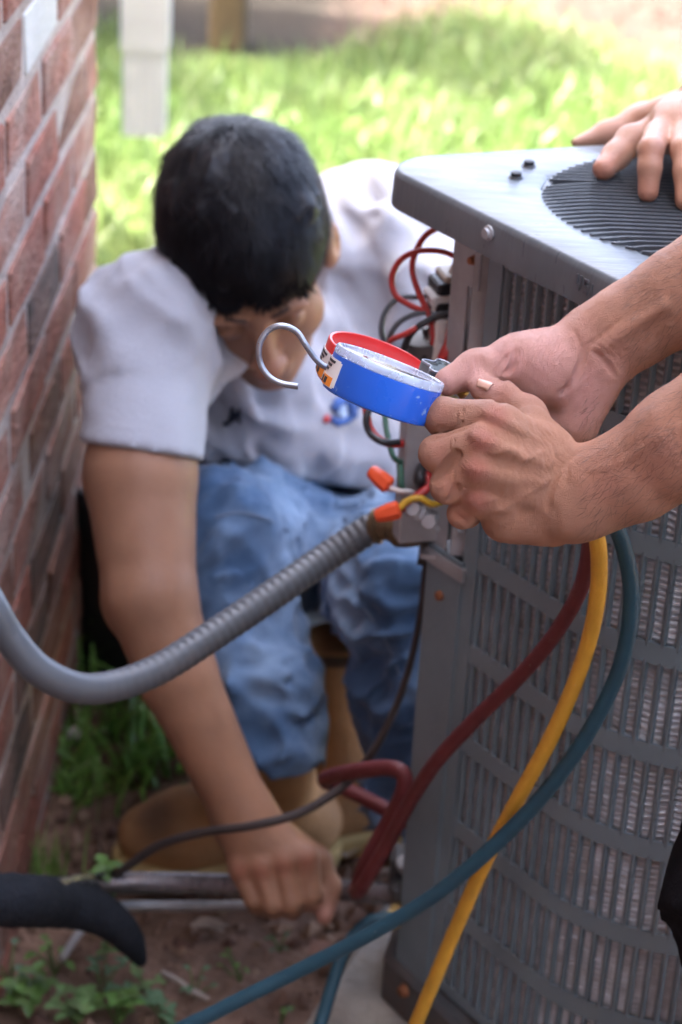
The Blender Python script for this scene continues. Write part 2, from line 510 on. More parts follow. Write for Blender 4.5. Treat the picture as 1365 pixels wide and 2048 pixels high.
# ------------------------------------------------------------------ brick house on the left
WX = -0.303; WY = 2.345
house = empty('brick_house', 'weathered red brick house wall running along the left edge', 'house', loc=(0, 0, 0))
m_mortar = mat('mortar', (0.38, 0.31, 0.26), rough=0.95, var=0.2, scale=30, bump=0.004, bscale=140, col2=(0.24, 0.18, 0.15), mixlo=.4, mixhi=.7)
m_bricks = [mat('brick_' + n, c, rough=0.9, var=.35, scale=34, bump=.006, bscale=110, col2=c2, mixlo=.44, mixhi=.64, spec=.2, stretch=(1, .6, 1.3))
            for n, c, c2 in (('red', (0.235, 0.085, 0.057), (0.27, 0.15, 0.11)), ('rose', (0.255, 0.115, 0.08), (0.31, 0.21, 0.165)),
                             ('umber', (0.155, 0.074, 0.05), (0.23, 0.135, 0.10)), ('smoke', (0.08, 0.06, 0.05), (0.18, 0.105, 0.08)))]
m_cream = mat('cream_paint', (0.42, 0.40, 0.36), rough=0.85, var=.1, bump=.002, bscale=120)
obj('wall', box((WX - 3.0015, WY - 3.5, 1.75), (6.0, 6.98, 3.55)), m_mortar, house)
bh, bl, gap = .058, .194, .0095
brick_me = {}
beyond = {0: [], 1: [], 2: [], 3: []}
for c in range(-1, 50):
    z = .02 + c * (bh + gap) + bh / 2
    y1 = WY - (0 if c % 2 else (bl + gap) / 2) + .003
    if c % 2 == 0:                                     # half bat at the corner on every other course
        spans = [(WY - (bl - gap) / 2, WY)]
    else: spans = []
    while y1 > -1.9:
        spans.append((y1 - bl, y1)); y1 -= bl + gap
    for (ya, yb) in spans:
        pr1 = random.uniform(-.0008, .0025); ln = yb - ya - random.uniform(0, .004)
        k = random.choices([0, 1, 2, 3], [5, 4, 3, 1.3])[0]
        mm = m_bricks[k]
        if c == 12 and 1.78 < (ya + yb) / 2 < 2.0: mm = m_cream
        v, f = box((WX - .045 + pr1, (ya + yb) / 2 + (random.uniform(-.004, .014) if yb > WY - .02 and c < 8 else 0), z + random.uniform(-.001, .001)), (.09, ln, bh), bev=.004)
        v = [q + np.random.default_rng(int(abs(q[1] * 7919 + q[2] * 104729) * 1000) % 2 ** 31).normal(0, .0011, 3) for q in v]
        if (ya + yb) / 2 > .55 and c < 22: obj('brick', (v, f), mm, house)
        else: beyond[k].append((v, f))
for k, l in beyond.items(): tag(obj('bricks_beyond', merge(*l), m_bricks[k], house), kind='stuff')
# wall added behind the camera to block low sky from that side
obj('added_sky_block', box((2.2, -1.6, 1.9), (5.0, .3, 3.8)), mat('sky_block_grey', (.20, .21, .22), rough=.7), house)
# roof and gutter above the frame
m_roof = mat('roof_shingle', (0.10, 0.095, 0.09), rough=0.9, var=.3, scale=8)
V = [(-6.2, -5, 3.5), (WX + .12, -5, 3.5), (WX + .12, WY + .1, 3.5), (-6.2, WY + .1, 3.5), (-6.2, -5, 3.62), (WX + .12, -5, 3.62), (WX + .12, WY + .1, 3.62), (-6.2, WY + .1, 3.62), (-3.2, -5, 5.0), (-3.2, WY + .1, 5.0)]
obj('roof', (V, [(0, 3, 2, 1), (0, 1, 5, 4), (1, 2, 6, 5), (2, 3, 7, 6), (3, 0, 4, 7), (4, 5, 8), (5, 6, 9, 8), (6, 7, 9), (7, 4, 8, 9)]), m_roof, house)

# white downspout in the background, hanging from a porch gutter above the frame
m_white = mat('white_vinyl', (0.30, 0.30, 0.32), rough=0.45, var=.06, col2=(.30, .30, .31), mixlo=.5, mixhi=.9)
ds = empty('downspout', 'white ribbed downspout ending above the lawn behind the worker', 'downspout')
c0 = P(290, 266, 3.95)
def spout(zlo, zhi, sw, sd):
    prof = []
    for (x, y) in ((-1, -1), (1, -1), (1, 1), (-1, 1)): pass
    nx = 10; ring = []
    for i in range(nx): ring.append((-1 + 2 * i / nx, -1 + (.12 if i % 2 else 0)))
    for i in range(4): ring.append((1 - (.05 if i % 2 else 0), -1 + 2 * i / 4))
    for i in range(nx): ring.append((1 - 2 * i / nx, 1 - (.12 if i % 2 else 0)))
    for i in range(4): ring.append((-1 + (.05 if i % 2 else 0), 1 - 2 * i / 4))
    V, Fc, n = [], [], len(ring); zs = np.linspace(zlo, zhi, 9)
    for k, z in enumerate(zs):
        for x, y in ring: V.append((c0[0] + x * sw / 2 , c0[1] + y * sd / 2, z))
    for k in range(len(zs) - 1):
        for j in range(n): Fc.append((k * n + j, k * n + (j + 1) % n, (k + 1) * n + (j + 1) % n, (k + 1) * n + j))
    return V, Fc
obj('pipe', spout(c0[2], 2.7, .078, .056), m_white, ds)
V, Fc = spout(c0[2] + .16, c0[2] + .6, .086, .063)
obj('pipe_joint', (V, Fc), m_white, ds)
obj('gutter', box((c0[0] - .02, (c0[1] + WY + .1) / 2 + .1, 2.77), (.12, c0[1] - WY + .2, .1), bev=.01), m_white, ds)

# old fence post and shrubs beyond the lawn
m_post = mat('old_wood', (0.075, 0.05, 0.022), rough=.9, var=.3, scale=10, stretch=(4, 4, .6))
pp = G(457, 84)
obj_p = obj('wooden_post', box((pp[0], pp[1], .6), (.098, .098, 1.24), bev=.012), m_post)
tag(obj_p, 'brown square wooden post at the far end of the lawn', 'post')
m_leaf_dark = mat('shrub_leaf', (0.045, 0.075, 0.022), rough=.45, island=.45, var=.3, trans=.25)
m_bark = mat('bark', (0.10, 0.07, 0.05), rough=.95, var=.3, scale=14, bump=.01, bscale=40, stretch=(3, 3, .8))
def leaf_cloud(n, c, r, size, seed, shell=.35):
    g = np.random.default_rng(seed); d = g.normal(size=(n, 3)); d /= np.linalg.norm(d, axis=1)[:, None]
    rad = g.uniform(shell, 1, n) ** .5; lump = 1 + .22 * np.sin(5 * d[:, 0] + 2 * d[:, 2] + seed) * np.sin(6 * d[:, 1] - 3 * d[:, 2])
    p = np.array(c) + d * (rad * lump)[:, None] * np.array(r)
    a = g.normal(size=(n, 3)); a /= np.linalg.norm(a, axis=1)[:, None]; b = np.cross(a, g.normal(size=(n, 3))); b /= np.linalg.norm(b, axis=1)[:, None]
    s = size * g.uniform(.6, 1.3, n)[:, None]
    V = np.stack([p - a * s, p + b * s * .45, p + a * s, p - b * s * .45], 1).reshape(-1, 3)
    return V, np.arange(4 * n).reshape(-1, 4)
def shrub(c, r, n, seed, label, h):
    e = empty('shrub', label, 'shrub', 'shrubs beyond the lawn')
    obj('foliage', leaf_cloud(n, c, r, .035, seed), m_leaf_dark, e)
    obj('stem', tube([(c[0], c[1], -.02), (c[0] + .03, c[1] + .02, c[2] * .5), (c[0], c[1], c[2])], [.03, .022, .01], 8), m_bark, e)
shrub((-1.42, 5.6, .75), (.6, .42, .75), 7500, 1, 'dark green shrub just off the left end of the lawn', 1.1)
shrub((-.62, 6.75, .42), (.5, .35, .45), 3600, 2, 'low dark shrub behind the wooden post', .9)
shrub((.25, 7.35, .5), (.6, .4, .55), 4200, 3, 'shaded shrub above the middle of the lawn', 1.)
# a tree left of the frame throws the dappled shade on the lawn's far edge
tr = empty('shade_tree', 'tree left of the lawn throwing dappled shade on the grass', 'tree')
obj('trunk', tube(spline([(-3.1, 5.7, -.05), (-3.05, 5.75, .8), (-3.12, 5.7, 1.8), (-3.0, 5.72, 2.8), (-2.95, 5.7, 3.6)], 5), np.linspace(.14, .05, 21), 10), m_bark, tr)
for k, (q, s) in enumerate((((-2.4, 5.75, 3.0), 5), ((-3.7, 5.4, 3.2), 6), ((-2.8, 6.3, 3.4), 7))):
    obj('limb', tube(spline([(-3.08, 5.71, 1.7 + .2 * k), ((q[0] - 3.08) / 2, (q[1] + 5.7) / 2, 2.5), q], 5), np.linspace(.05, .02, 11), 8), m_bark, tr)
vf = [leaf_cloud(1500, (-2.5, 5.72, 3.15), (.55, .42, .5), .06, 21, .1), leaf_cloud(1300, (-1.72, 5.45, 2.6), (.09, .34, .16), .05, 22, .1), leaf_cloud(1500, (-2.12, 5.42, 2.6), (.26, .18, .2), .055, 25, .1), leaf_cloud(1600, (-3.5, 5.5, 3.4), (.7, .7, .6), .07, 23, .1)]
vf.append(leaf_cloud(5200, (-1.88, 3.86, 2.5), (.55, .34, .26), .085, 24, .05))  # extra leaf clump, added to keep the sun off the downspout
obj('limb', tube(spline([(-3.06, 5.73, 1.5), (-2.6, 4.8, 2.2), (-1.95, 3.95, 2.5)], 6), np.linspace(.05, .02, 13), 8), m_bark, tr)  # limb added only to carry the downspout's shading clump
V = np.concatenate([v for v, f in vf]); obj('crown', (V, np.arange(len(V)).reshape(-1, 4)), m_leaf_dark, tr)

# ================================================================== AIR CONDITIONER
def rounded(poly, rad, per=10):
    """rounded polygon path: poly list of 2D points, rad list of corner radii; returns dense closed path"""
    n = len(poly); out = []
    for i in range(n):
        a, b, c = (np.array(poly[(i + k) % n], float) for k in (-1, 0, 1)); r = rad[i]
        if r <= 0: out.append(b); continue
        u, v = unit(a - b), unit(c - b); th = math.acos(np.clip(u @ v, -1, 1)); t = r / math.tan(th / 2)
        cen = b + unit(u + v) * r / math.sin(th / 2)
        s, e = b + u * t - cen, b + v * t - cen
        a0 = math.atan2(s[1], s[0]); a1 = math.atan2(e[1], e[0]); da = (a1 - a0 + math.pi) % (2 * math.pi) - math.pi
        for k in range(per + 1):
            q = a0 + da * k / per; out.append(cen + r * np.array([math.cos(q), math.sin(q)]))
    return np.array(out)
class Path2:
    def __init__(s, pts, closed=False):
        p = np.array(pts, float); s.p = np.vstack([p, p[:1]]) if closed else p
        s.s = np.concatenate([[0], np.cumsum(np.linalg.norm(np.diff(s.p, axis=0), axis=1))]); s.len = s.s[-1]
    def at(s, q):
        x = np.interp(q, s.s, s.p[:, 0]); y = np.interp(q, s.s, s.p[:, 1]); return np.array([x, y])
    def tan(s, q, e=.004): return unit(s.at(min(q + e, s.len)) - s.at(max(q - e, 0)))
    def out(s, q):
        t = s.tan(q); return np.array([t[1], -t[0]])         # outward for a counter-clockwise plan
ZB, ZL, ZT = .072, .807, .837          # base, lid underside, lid top
C0 = np.array([.077, 1.576])
aA = np.array([.6, -.8])
NB = C0 + .30 * aA; RB = NB + .36 * np.array([.925, .38]); KB = np.array([.37, 1.765]); C1 = np.array([.10, 1.655])
body = rounded([C0, NB, RB, KB, C1], [0, .17, .15, .10, 0], 12)
BP = Path2(body)                        # open path C0 .. C1 ; the chamfer C1-C0 is the service side
m_paint = mat('unit_paint', (0.185, 0.235, 0.258), rough=.5, var=.10, scale=14, col2=(0.14, 0.178, 0.197), mixlo=.45, mixhi=.75, spec=.4, bump=.0006, bscale=260)
m_paint_l = mat('lid_paint', (0.105, 0.122, 0.132), rough=.36, var=.08, scale=9, col2=(0.14, 0.156, 0.166), mixlo=.45, mixhi=.7, spec=.5, bump=.0005, bscale=60, stretch=(1, 5, 1))
m_galv = mat('galvanised_sheet', (0.40, 0.41, 0.42), rough=.5, metal=.35, var=.15, scale=30, col2=(.25, .24, .22), mixlo=.5, mixhi=.8)
m_darkm = mat('dark_recess', (0.06, 0.062, 0.068), rough=.6, var=.15)
m_coil = mat('coil_fin', (0.70, 0.73, 0.76), rough=.5, metal=.1, var=.25, scale=60, col2=(.46, .44, .42), mixlo=.48, mixhi=.75, rvar=.15, bump=.001, bscale=500)
m_rust = mat('rust', (0.28, 0.11, 0.05), rough=.9, var=.3, scale=60)
m_blackp = mat('black_plastic', (0.02, 0.02, 0.022), rough=.45, var=.2)
ac = empty('air_conditioner', 'grey outdoor condenser with louvred sides and its service corner opened', 'air conditioner', loc=(C0[0], C0[1], ZB) if False else (0, 0, 0))
def wallstrip(path, s0, s1, z0, z1, th=.0016, off=0., step=.012):
    """a sheet of thickness th that follows the plan path between s0 and s1"""
    n = max(1, int(math.ceil((s1 - s0) / step))); V, Fc = [], []
    for i in range(n + 1):
        s = s0 + (s1 - s0) * i / n; p = path.at(s); o = path.out(s)
        for d in (off, off - th):
            for z in (z0, z1): V.append((*(p + o * d), z))
    for i in range(n):
        a = 4 * i; b = a + 4
        Fc += [(a, b, b + 1, a + 1), (a + 3, b + 3, b + 2, a + 2), (a + 1, b + 1, b + 3, a + 3), (a, a + 2, b + 2, b)]
    Fc += [(0, 1, 3, 2), (4 * n, 4 * n + 2, 4 * n + 3, 4 * n + 1)]
    return V, Fc
# is the path counter-clockwise?  outward must point away from the middle
mid = body.mean(0)
if (BP.at(.1) - mid) @ BP.out(.1) < 0:
    _o = Path2.out
    Path2.out = lambda s, q: -_o(s, q)
PITCH_S, SLOT_W, ROWP = .0121, .0072, .0866
SL0 = .0655                                     # first slot edge along the path
tops = [.789 - ROWP * i for i in range(8)]
SLH = .0685
# horizontal bands between the slot rows
zs = [(tops[0], ZL + .006)] + [(tops[i + 1], tops[i] - SLH) for i in range(7)] + [(ZB + .03, tops[7] - SLH)]
for z0, z1 in zs: obj('louvre_band', wallstrip(BP, SL0 - .0215, BP.len - .02, z0, z1, th=.0022), m_paint, ac, smooth=40)
# embossed lip at the left of every slot row + vertical bars; the bars seen in the photograph singly, the rest joined
def bar_mesh(s, z0, z1, wd):
    """one bar: a shallow rounded rib following the wall"""
    V, Fc = [], []
    ss = [s - wd / 2, s - wd / 4, s + wd / 4, s + wd / 2]; dd = [-.0030, -.0004, .0006, -.0030]
    for si, di in zip(ss, dd):
        p = BP.at(si) + BP.out(si) * di; V += [(*p, z0), (*p, z1)]
    for si, di in ((ss[3], -.0042), (ss[0], -.0042)):
        p = BP.at(si) + BP.out(si) * di; V += [(*p, z0), (*p, z1)]
    for i in range(6): a, b = 2 * i, 2 * ((i + 1) % 6); Fc.append((a, b, b + 1, a + 1))
    Fc += [tuple(range(0, 12, 2))[::-1], tuple(range(1, 12, 2))]
    return V, Fc
def bar_end(s, z, up, wd):
    """rounded slot end: a small fillet piece between two bars"""
    return None
nvis, ntot = 25, int((BP.len - .03 - SL0) / PITCH_S)
rest = []
for r in range(8):
    z1 = tops[r] + .0035; z0 = tops[r] - SLH - .0035
    for c in range(ntot + 1):
        s = SL0 + c * PITCH_S - (PITCH_S - SLOT_W) / 2 + .0
        vf = bar_mesh(s, z0, z1, PITCH_S - SLOT_W + .0006)
        if c < nvis: obj('louvre_bar', vf, m_paint, ac, smooth=50)
        else: rest.append(vf)
tag(obj('louvre_bars_around_side', merge(*rest), m_paint, ac, smooth=50), kind='stuff')
# left margin strip of the louvred jacket, with a rolled edge
obj('jacket_edge', wallstrip(BP, SL0 - .0215, SL0 - .0052, ZB + .03, ZL + .006, th=.003, off=.0012), m_paint, ac, smooth=40)
# coil behind the louvres: wound finned tube, one horizontal turn every 5.6 mm
def coil():
    prof = []; z = ZB + .025
    while z < ZL - .005:
        prof += [(-.0145, z), (-.0068, z + .0014), (-.0056, z + .0028), (-.0072, z + .0044)]; z += .0056
    V, Fc = [], []; ss = np.arange(.05, BP.len - .03, .0055); m = len(prof)
    for i, s in enumerate(ss):
        p, o = BP.at(s), BP.out(s); w = .0006 * math.sin(i * 2.4)
        for k, (d, z) in enumerate(prof): V.append((*(p + o * (d + w + .0005 * math.sin(k * .7 + i * 1.3))), z + .0009 * math.sin(i * 1.1)))
    for i in range(len(ss) - 1):
        for k in range(m - 1): a = i * m + k; Fc.append((a, a + m, a + m + 1, a + 1))
    return np.array(V), np.array(Fc)
obj('coil', coil(), m_coil, ac, smooth=True)
# lower corner panel (still fitted) and the service side
ZO = .533
def vplate(s0, s1, z0, z1, off, th): return wallstrip(BP, s0, s1, z0, z1, th=th, off=off)
obj('corner_panel', vplate(-.0 + .001, SL0 - .0195, ZB + .004, ZO - .004, .004, .003), m_paint, ac)
obj('service_panel_edge', wallstrip(Path2([C1, C0]), .0, .085, ZB + .004, ZO - .004, th=.003, off=.0), m_paint, ac)
obj('panel_flange', vplate(.0, .0205, ZO - .012, ZL + .002, .001, .0015), m_galv, ac)
obj('panel_flange_tab', vplate(.0205, .034, ZL - .045, ZL - .004, .001, .0015), m_galv, ac)
obj('panel_recess', vplate(.018, SL0 - .018, ZO - .02, ZL + .002, -.006, .0015), m_darkm, ac)
obj('panel_sill', vplate(.0, SL0 - .016, ZO - .020, ZO - .0075, .0055, .008), m_galv, ac)
def screw(s, z, r=.0042, off=.003, m=m_rust):
    p = BP.at(s) + BP.out(s) * off; o = BP.out(s)
    return obj('screw', lathe([(r * 1.3, -.002), (r * 1.3, .0006), (r, .0012), (r, .004), (r * .5, .0046)], (*p, z), (*o, 0), 10), m, ac, smooth=40)
screw(.022, .489); screw(.026, ZL - .022, .003, .002); screw(.036, .555, .003, .0, m_galv)
# inside of the service corner
obj('control_box', merge(box((.142, 1.60, .665), (.10, .10, .27)), ), m_galv, ac)
obj('compartment_floor', box((.118, 1.607, ZO - .012), (.10, .09, .004)), m_galv, ac)
# base pan with rolled rim
bpan = rounded([C0 + np.array([-.014, .0]), NB + (-.012, -.022), RB + (.022, -.014), KB + (.012, .02), C1 + (-.02, .012)], [.012, .18, .15, .1, .012], 10)
def slab(path, z0, z1, lip=.006):
    p = np.array(path); n = len(p); c = p.mean(0); q = c + (p - c) * (1 - lip / .25); V, Fc = [], []
    for pp_, z in ((q, z0), (p, z0 + .004), (p, z1 - .004), (q, z1)): V += [(x, y, z) for x, y in pp_]
    for k in range(3):
        for i in range(n): j = (i + 1) % n; Fc.append((k * n + i, k * n + j, (k + 1) * n + j, (k + 1) * n + i))
    Fc += [tuple(range(n))[::-1], tuple(range(3 * n, 4 * n))]
    return V, Fc
m_pan = mat('base_pan_paint', (0.075, 0.078, 0.08), rough=.6, var=.2, scale=20, col2=(.12, .075, .05), mixlo=.45, mixhi=.65)
obj('base_pan', slab(bpan, .046, .098), m_pan, ac, smooth=40)
screw(.03, .085, .005, .016)
# lid: skirt, top with round opening
La = G(1028, 460, ZT)[:2]; Lb = G(1240, 565, ZT)[:2]; Fa = G(830, 310, ZT)[:2]; Fb = G(1200, 288, ZT)[:2]
dA, dF = unit(Lb - La), unit(Fb - Fa)
t_ = np.linalg.solve(np.array([dA, -dF]).T, Fa - La); LC = La + dA * t_[0]
LN = LC + .43 * dA; LK = LC + .43 * dF; LR = LN + LK - LC
lid = rounded([LC, LN, LR, LK], [.040, .16, .15, .11], 14)
FC = np.array([.286, 1.563]); FR = .147
def lid_mesh():
    n = len(lid); c = lid.mean(0); V, Fc = [], []
    def ring(sc, z):
        q = c + (lid - c) * sc; k = len(V); V.extend((x, y, z) for x, y in q); return k
    rs = [ring(.985, ZL), ring(1.0, ZL), ring(1.0, ZL + .004), ring(.997, ZT - .006), ring(.990, ZT - .0015), ring(.978, ZT)]
    for a, b in zip(rs[:-1], rs[1:]):
        for i in range(n): j = (i + 1) % n; Fc.append((a + i, a + j, b + j, b + i))
    top = rs[-1]; m = n
    ang = [math.atan2(V[top + i][1] - FC[1], V[top + i][0] - FC[0]) for i in range(n)]
    prev = top
    for fr, dz in ((.5, .0005), (1.0, .0)):                       # blend from outline to the opening's circle
        k = len(V)
        for i in range(n):
            o = np.array(V[top + i][:2]); ci = FC + (FR + .004) * np.array([math.cos(ang[i]), math.sin(ang[i])])
            q = o + (ci - o) * fr; V.append((*q, ZT + dz))
        for i in range(n): j = (i + 1) % n; Fc.append((prev + i, prev + j, k + j, k + i))
        prev = k
    for dr, z in ((.0, ZT - .002), (-.002, ZT - .018)):
        k = len(V)
        for i in range(n): q = FC + (FR + dr) * np.array([math.cos(ang[i]), math.sin(ang[i])]); V.append((*q, z))
        for i in range(n): j = (i + 1) % n; Fc.append((prev + i, prev + j, k + j, k + i))
        prev = k
    return V, Fc
lid_o = obj('lid', lid_mesh(), m_paint_l, ac, smooth=50)
m_bar = mat('grille_paint', (0.075, 0.085, 0.095), rough=.42, var=.12, spec=.5)
gr = obj('fan_grille', lathe([(FR - .001, -.004), (FR - .001, .001), (FR - .006, .0015), (FR - .006, -.004)], (*FC, ZT - .002), seg=64, close=False), m_bar, ac, smooth=40)
g0, g1 = G(1120, 375, ZT)[:2], G(1350, 395, ZT)[:2]
gu = unit(g1 - g0); gv = np.array([-gu[1], gu[0]])
for i in range(-16, 17):
    h = i * .0089
    if abs(h) > FR - .004: continue
    half = math.sqrt(FR ** 2 - h ** 2) - .001
    tt = np.linspace(-1, 1, 25); pts = []
    for t in tt:
        x = t * half; bend = -.012 * max(0, abs(t) - .78) / .22 if h < 0.03 else 0
        q = FC + gu * x + gv * (h + bend * (abs(t) > .78) + .006 * math.sin(t * 1.5))
        if np.linalg.norm(q - FC) > FR - .001: q = FC + unit(q - FC) * (FR - .001)
        pts.append((*q, ZT + .001 + .004 * (1 - t * t)))
    v, f = [], []
    for k, p in enumerate(pts):                                    # flat, slightly tilted vanes
        p = np.array(p); nrm = np.array([*gv, 0]); w = .0024
        v += [p - nrm * w + (0, 0, .0004), p + nrm * w + (0, 0, -.0006), p + nrm * (w - .0006) - (0, 0, .007), p - nrm * w - (0, 0, .006)]
    for k in range(len(pts) - 1):
        a = 4 * k
        for j in range(4): f.append((a + j, a + (j + 1) % 4, a + 4 + (j + 1) % 4, a + 4 + j))
    f += [(3, 2, 1, 0), tuple(len(v) - 4 + j for j in range(4))]
    obj('grille_bar', (v, f), m_bar, gr)
obj('fan_well', lathe([(FR - .002, -.02), (FR - .004, -.12), (.02, -.13)], (*FC, ZT), seg=40), m_darkm, ac)
def lidscrew(px, py, hole=True):
    p = G(px, py, ZT)
    obj('lid_screw', lathe([(.0062, 0), (.0062, .0012), (.0045, .0022), (.0045, .0052), (.002, .006)], (p[0], p[1], ZT - .0004), seg=10), m_blackp if hole else m_rust, ac, smooth=40)
lidscrew(1032, 356); lidscrew(1058, 333)
# skirt screw and stamped mark
def on_skirt(px, py):
    v = ray(px, py); nA = np.array([-dA[1], dA[0]]); t = (LC @ nA) / (v[:2] @ nA); return CAM + t * v
osk = np.array([dA[1], -dA[0], 0]); osk = osk if osk[1] < 0 else -osk
q = on_skirt(978, 466); obj('skirt_screw', lathe([(.006, -.002), (.006, .001), (.004, .0018), (.004, .004)], q, osk, 10), m_galv, ac, smooth=40)
q = on_skirt(1168, 570)
obj('stamped_mark', merge(*[box(q + np.array([*dA, 0]) * dx + np.array([0, 0, dz]) + osk * .0004, (w_, .0014, h_), [[*dA, 0], osk, (0, 0, 1)]) for dx, dz, w_, h_ in
    ((-.007, .002, .0016, .008), (-.003, .002, .0016, .008), (-.005, -.003, .0018, .005), (.003, .0045, .005, .0016), (.0012, .002, .0016, .005), (.003, 0, .005, .0016), (.0048, -.003, .0016, .005), (.003, -.005, .005, .0016), (.0095, 0, .0008, .008))]), mat('stamp', (.09, .10, .11), rough=.5), ac)

# ------------------------------------------------------------------ electrical parts and loose wires in the opened corner
WIRE = {'red': mat('wire_red', (0.42, 0.035, 0.03), rough=.4, var=.1), 'black': mat('wire_black', (0.018, 0.018, 0.02), rough=.4),
        'grey': mat('wire_grey', (0.11, 0.13, 0.145), rough=.45), 'yellow': mat('wire_yellow', (0.55, 0.33, 0.03), rough=.4),
        'white': mat('wire_white', (0.62, 0.61, 0.58), rough=.45), 'green': mat('wire_green', (0.06, 0.16, 0.11), rough=.45), 'brown': mat('wire_brown', (0.06, 0.035, 0.028), rough=.5)}
def wire(col, pts, r=.0023, parent=ac, name='wire'):
    return obj(name, tube(spline([P(*q) for q in pts], 8), r, 8), WIRE[col], parent, smooth=True)
wire('red', [(925, 480, 1.70), (900, 458, 1.70), (878, 455, 1.705), (848, 475, 1.71), (828, 515, 1.71), (826, 545, 1.71), (838, 585, 1.705), (853, 618, 1.70), (864, 645, 1.70), (866, 680, 1.71)], .0026)
wire('red', [(918, 518, 1.70), (895, 506, 1.70), (866, 501, 1.70), (830, 504, 1.70), (800, 522, 1.705), (784, 556, 1.71), (792, 590, 1.71), (820, 610, 1.705), (848, 622, 1.70), (862, 630, 1.705)], .0026)
wire('red', [(870, 636, 1.695), (840, 652, 1.69), (810, 668, 1.69), (782, 682, 1.70), (770, 705, 1.72)], .0024)
wire('red', [(905, 660, 1.69), (898, 690, 1.69), (886, 715, 1.69), (878, 745, 1.70)], .0046)
wire('red', [(850, 690, 1.72), (828, 686, 1.72), (812, 700, 1.73)], .0042)
wire('red', [(866, 640, 1.70), (868, 672, 1.70), (865, 705, 1.71)], .0028)
wire('grey', [(880, 592, 1.71), (840, 594, 1.71), (800, 596, 1.71), (773, 620, 1.715), (763, 655, 1.72), (770, 690, 1.73)], .0024)
wire('grey', [(875, 628, 1.70), (840, 626, 1.70), (805, 640, 1.705), (785, 662, 1.71), (776, 690, 1.72)], .0024)
wire('black', [(905, 628, 1.69), (880, 630, 1.69), (858, 640, 1.69), (835, 655, 1.69), (818, 675, 1.695), (808, 700, 1.71)], .0030)
wire('black', [(900, 700, 1.72), (870, 700, 1.71), (850, 712, 1.71), (846, 735, 1.72)], .0035)
wire('white', [(914, 522, 1.71), (902, 545, 1.71), (893, 575, 1.71)], .0022)
wire('white', [(880, 600, 1.70), (868, 622, 1.70), (872, 655, 1.70), (858, 690, 1.71), (850, 720, 1.72)], .0022)
wire('white', [(905, 640, 1.70), (886, 650, 1.70), (880, 690, 1.70), (896, 720, 1.70)], .0026)
# lower loops, below the gauges
wire('red', [(732, 800, 1.72), (738, 850, 1.715), (760, 880, 1.71), (790, 888, 1.71), (815, 886, 1.72)], .0034)
wire('black', [(748, 805, 1.715), (733, 835, 1.71), (740, 866, 1.71), (766, 884, 1.705), (800, 884, 1.71)], .0030)
wire('green', [(770, 800, 1.72), (772, 850, 1.715), (780, 890, 1.71), (788, 915, 1.71), (803, 925, 1.72)], .0024)
wire('yellow', [(882, 1005, 1.72), (862, 1008, 1.705), (840, 996, 1.70), (815, 1002, 1.70), (798, 1018, 1.70), (786, 1026, 1.705)], .0028)
wire('red', [(868, 940, 1.72), (866, 965, 1.71), (845, 985, 1.705), (818, 1005, 1.705), (795, 1024, 1.71)], .0036)
wire('red', [(852, 945, 1.72), (856, 970, 1.715), (838, 990, 1.71)], .0036)
wire('white', [(778, 975, 1.715), (800, 982, 1.71), (825, 985, 1.715), (850, 1000, 1.73)], .0022)
wire('green', [(800, 925, 1.72), (802, 960, 1.72), (806, 985, 1.725)], .003)
wire('black', [(852, 925, 1.73), (843, 940, 1.715), (840, 960, 1.71), (846, 972, 1.72)], .005)
m_nut = mat('wire_nut_orange', (0.78, 0.10, 0.03), rough=.4, var=.06, spec=.5)
def nut(a, b):
    a, b = P(*a), P(*b); L = np.linalg.norm(b - a); V = lathe([(.0035, 0), (.0062, .001), (.0078, .1 * L), (.0076, .45 * L), (.0060, .9 * L), (.0045, L)], a, b - a, 14)
    v, f = V; v = [np.array(q) for q in v]
    ax = unit(b - a)
    for i in range(len(v)):
        if (i // 14) in (1, 2, 3) and i % 2:
            h = (v[i] - a) @ ax; c_ = a + ax * h; v[i] = c_ + (v[i] - c_) * .86
    obj('wire_nut', (v, f), m_nut, ac, smooth=35)
nut((782, 974, 1.715), (741, 940, 1.72)); nut((802, 1018, 1.70), (752, 1032, 1.705))
# contactor, relay and terminals seen edge-on past the flange
m_beige = mat('terminal_beige', (0.42, 0.38, 0.31), rough=.6); m_capm = mat('capacitor_grey', (0.09, 0.09, 0.088), rough=.4, metal=.3)
def blk(px, py, d, sx, sy, sz, m, name, bev=.002):
    p = P(px, py, d); return obj(name, box(p, (sx, sy, sz), [[.96, .28, 0], [-.28, .96, 0], [0, 0, 1]], bev=bev), m, ac)
blk(901, 575, 1.715, .030, .03, .016, m_blackp, 'relay'); blk(898, 594, 1.712, .036, .03, .010, mat('terminal_white', (.62, .62, .6), rough=.5), 'terminal_block')
blk(898, 616, 1.714, .030, .03, .018, m_blackp, 'relay'); blk(906, 558, 1.716, .022, .03, .014, m_beige, 'terminal_block')
blk(898, 650, 1.715, .026, .03, .020, m_beige, 'terminal_block'); blk(892, 685, 1.716, .028, .03, .05, mat('label_white', (.66, .65, .6), rough=.6), 'terminal_block')
p = P(868, 725, 1.735); obj('capacitor', lathe([(.019, -.03), (.021, -.028), (.021, .026), (.0195, .029), (.016, .0295), (.004, .030), (.004, .036)], p, (-.25, -.2, .95), 24), m_capm, ac, smooth=40)
blk(842, 870, 1.735, .030, .02, .105, m_galv, 'bracket', .001); blk(852, 955, 1.738, .045, .02, .11, m_galv, 'bracket', .001)
blk(812, 950, 1.735, .008, .02, .05, m_darkm, 'bracket', .001)
p = P(835, 1018, 1.715)
obj('ground_lug', merge(lathe([(.010, 0), (.010, .006), (.006, .008), (.006, .014)], p, (-.3, -.8, .4), 8), lathe([(.006, -.01), (.006, .012)], p + np.array([.012, 0, -.008]), (-.2, -.9, .2), 8)), m_galv, ac, smooth=40)
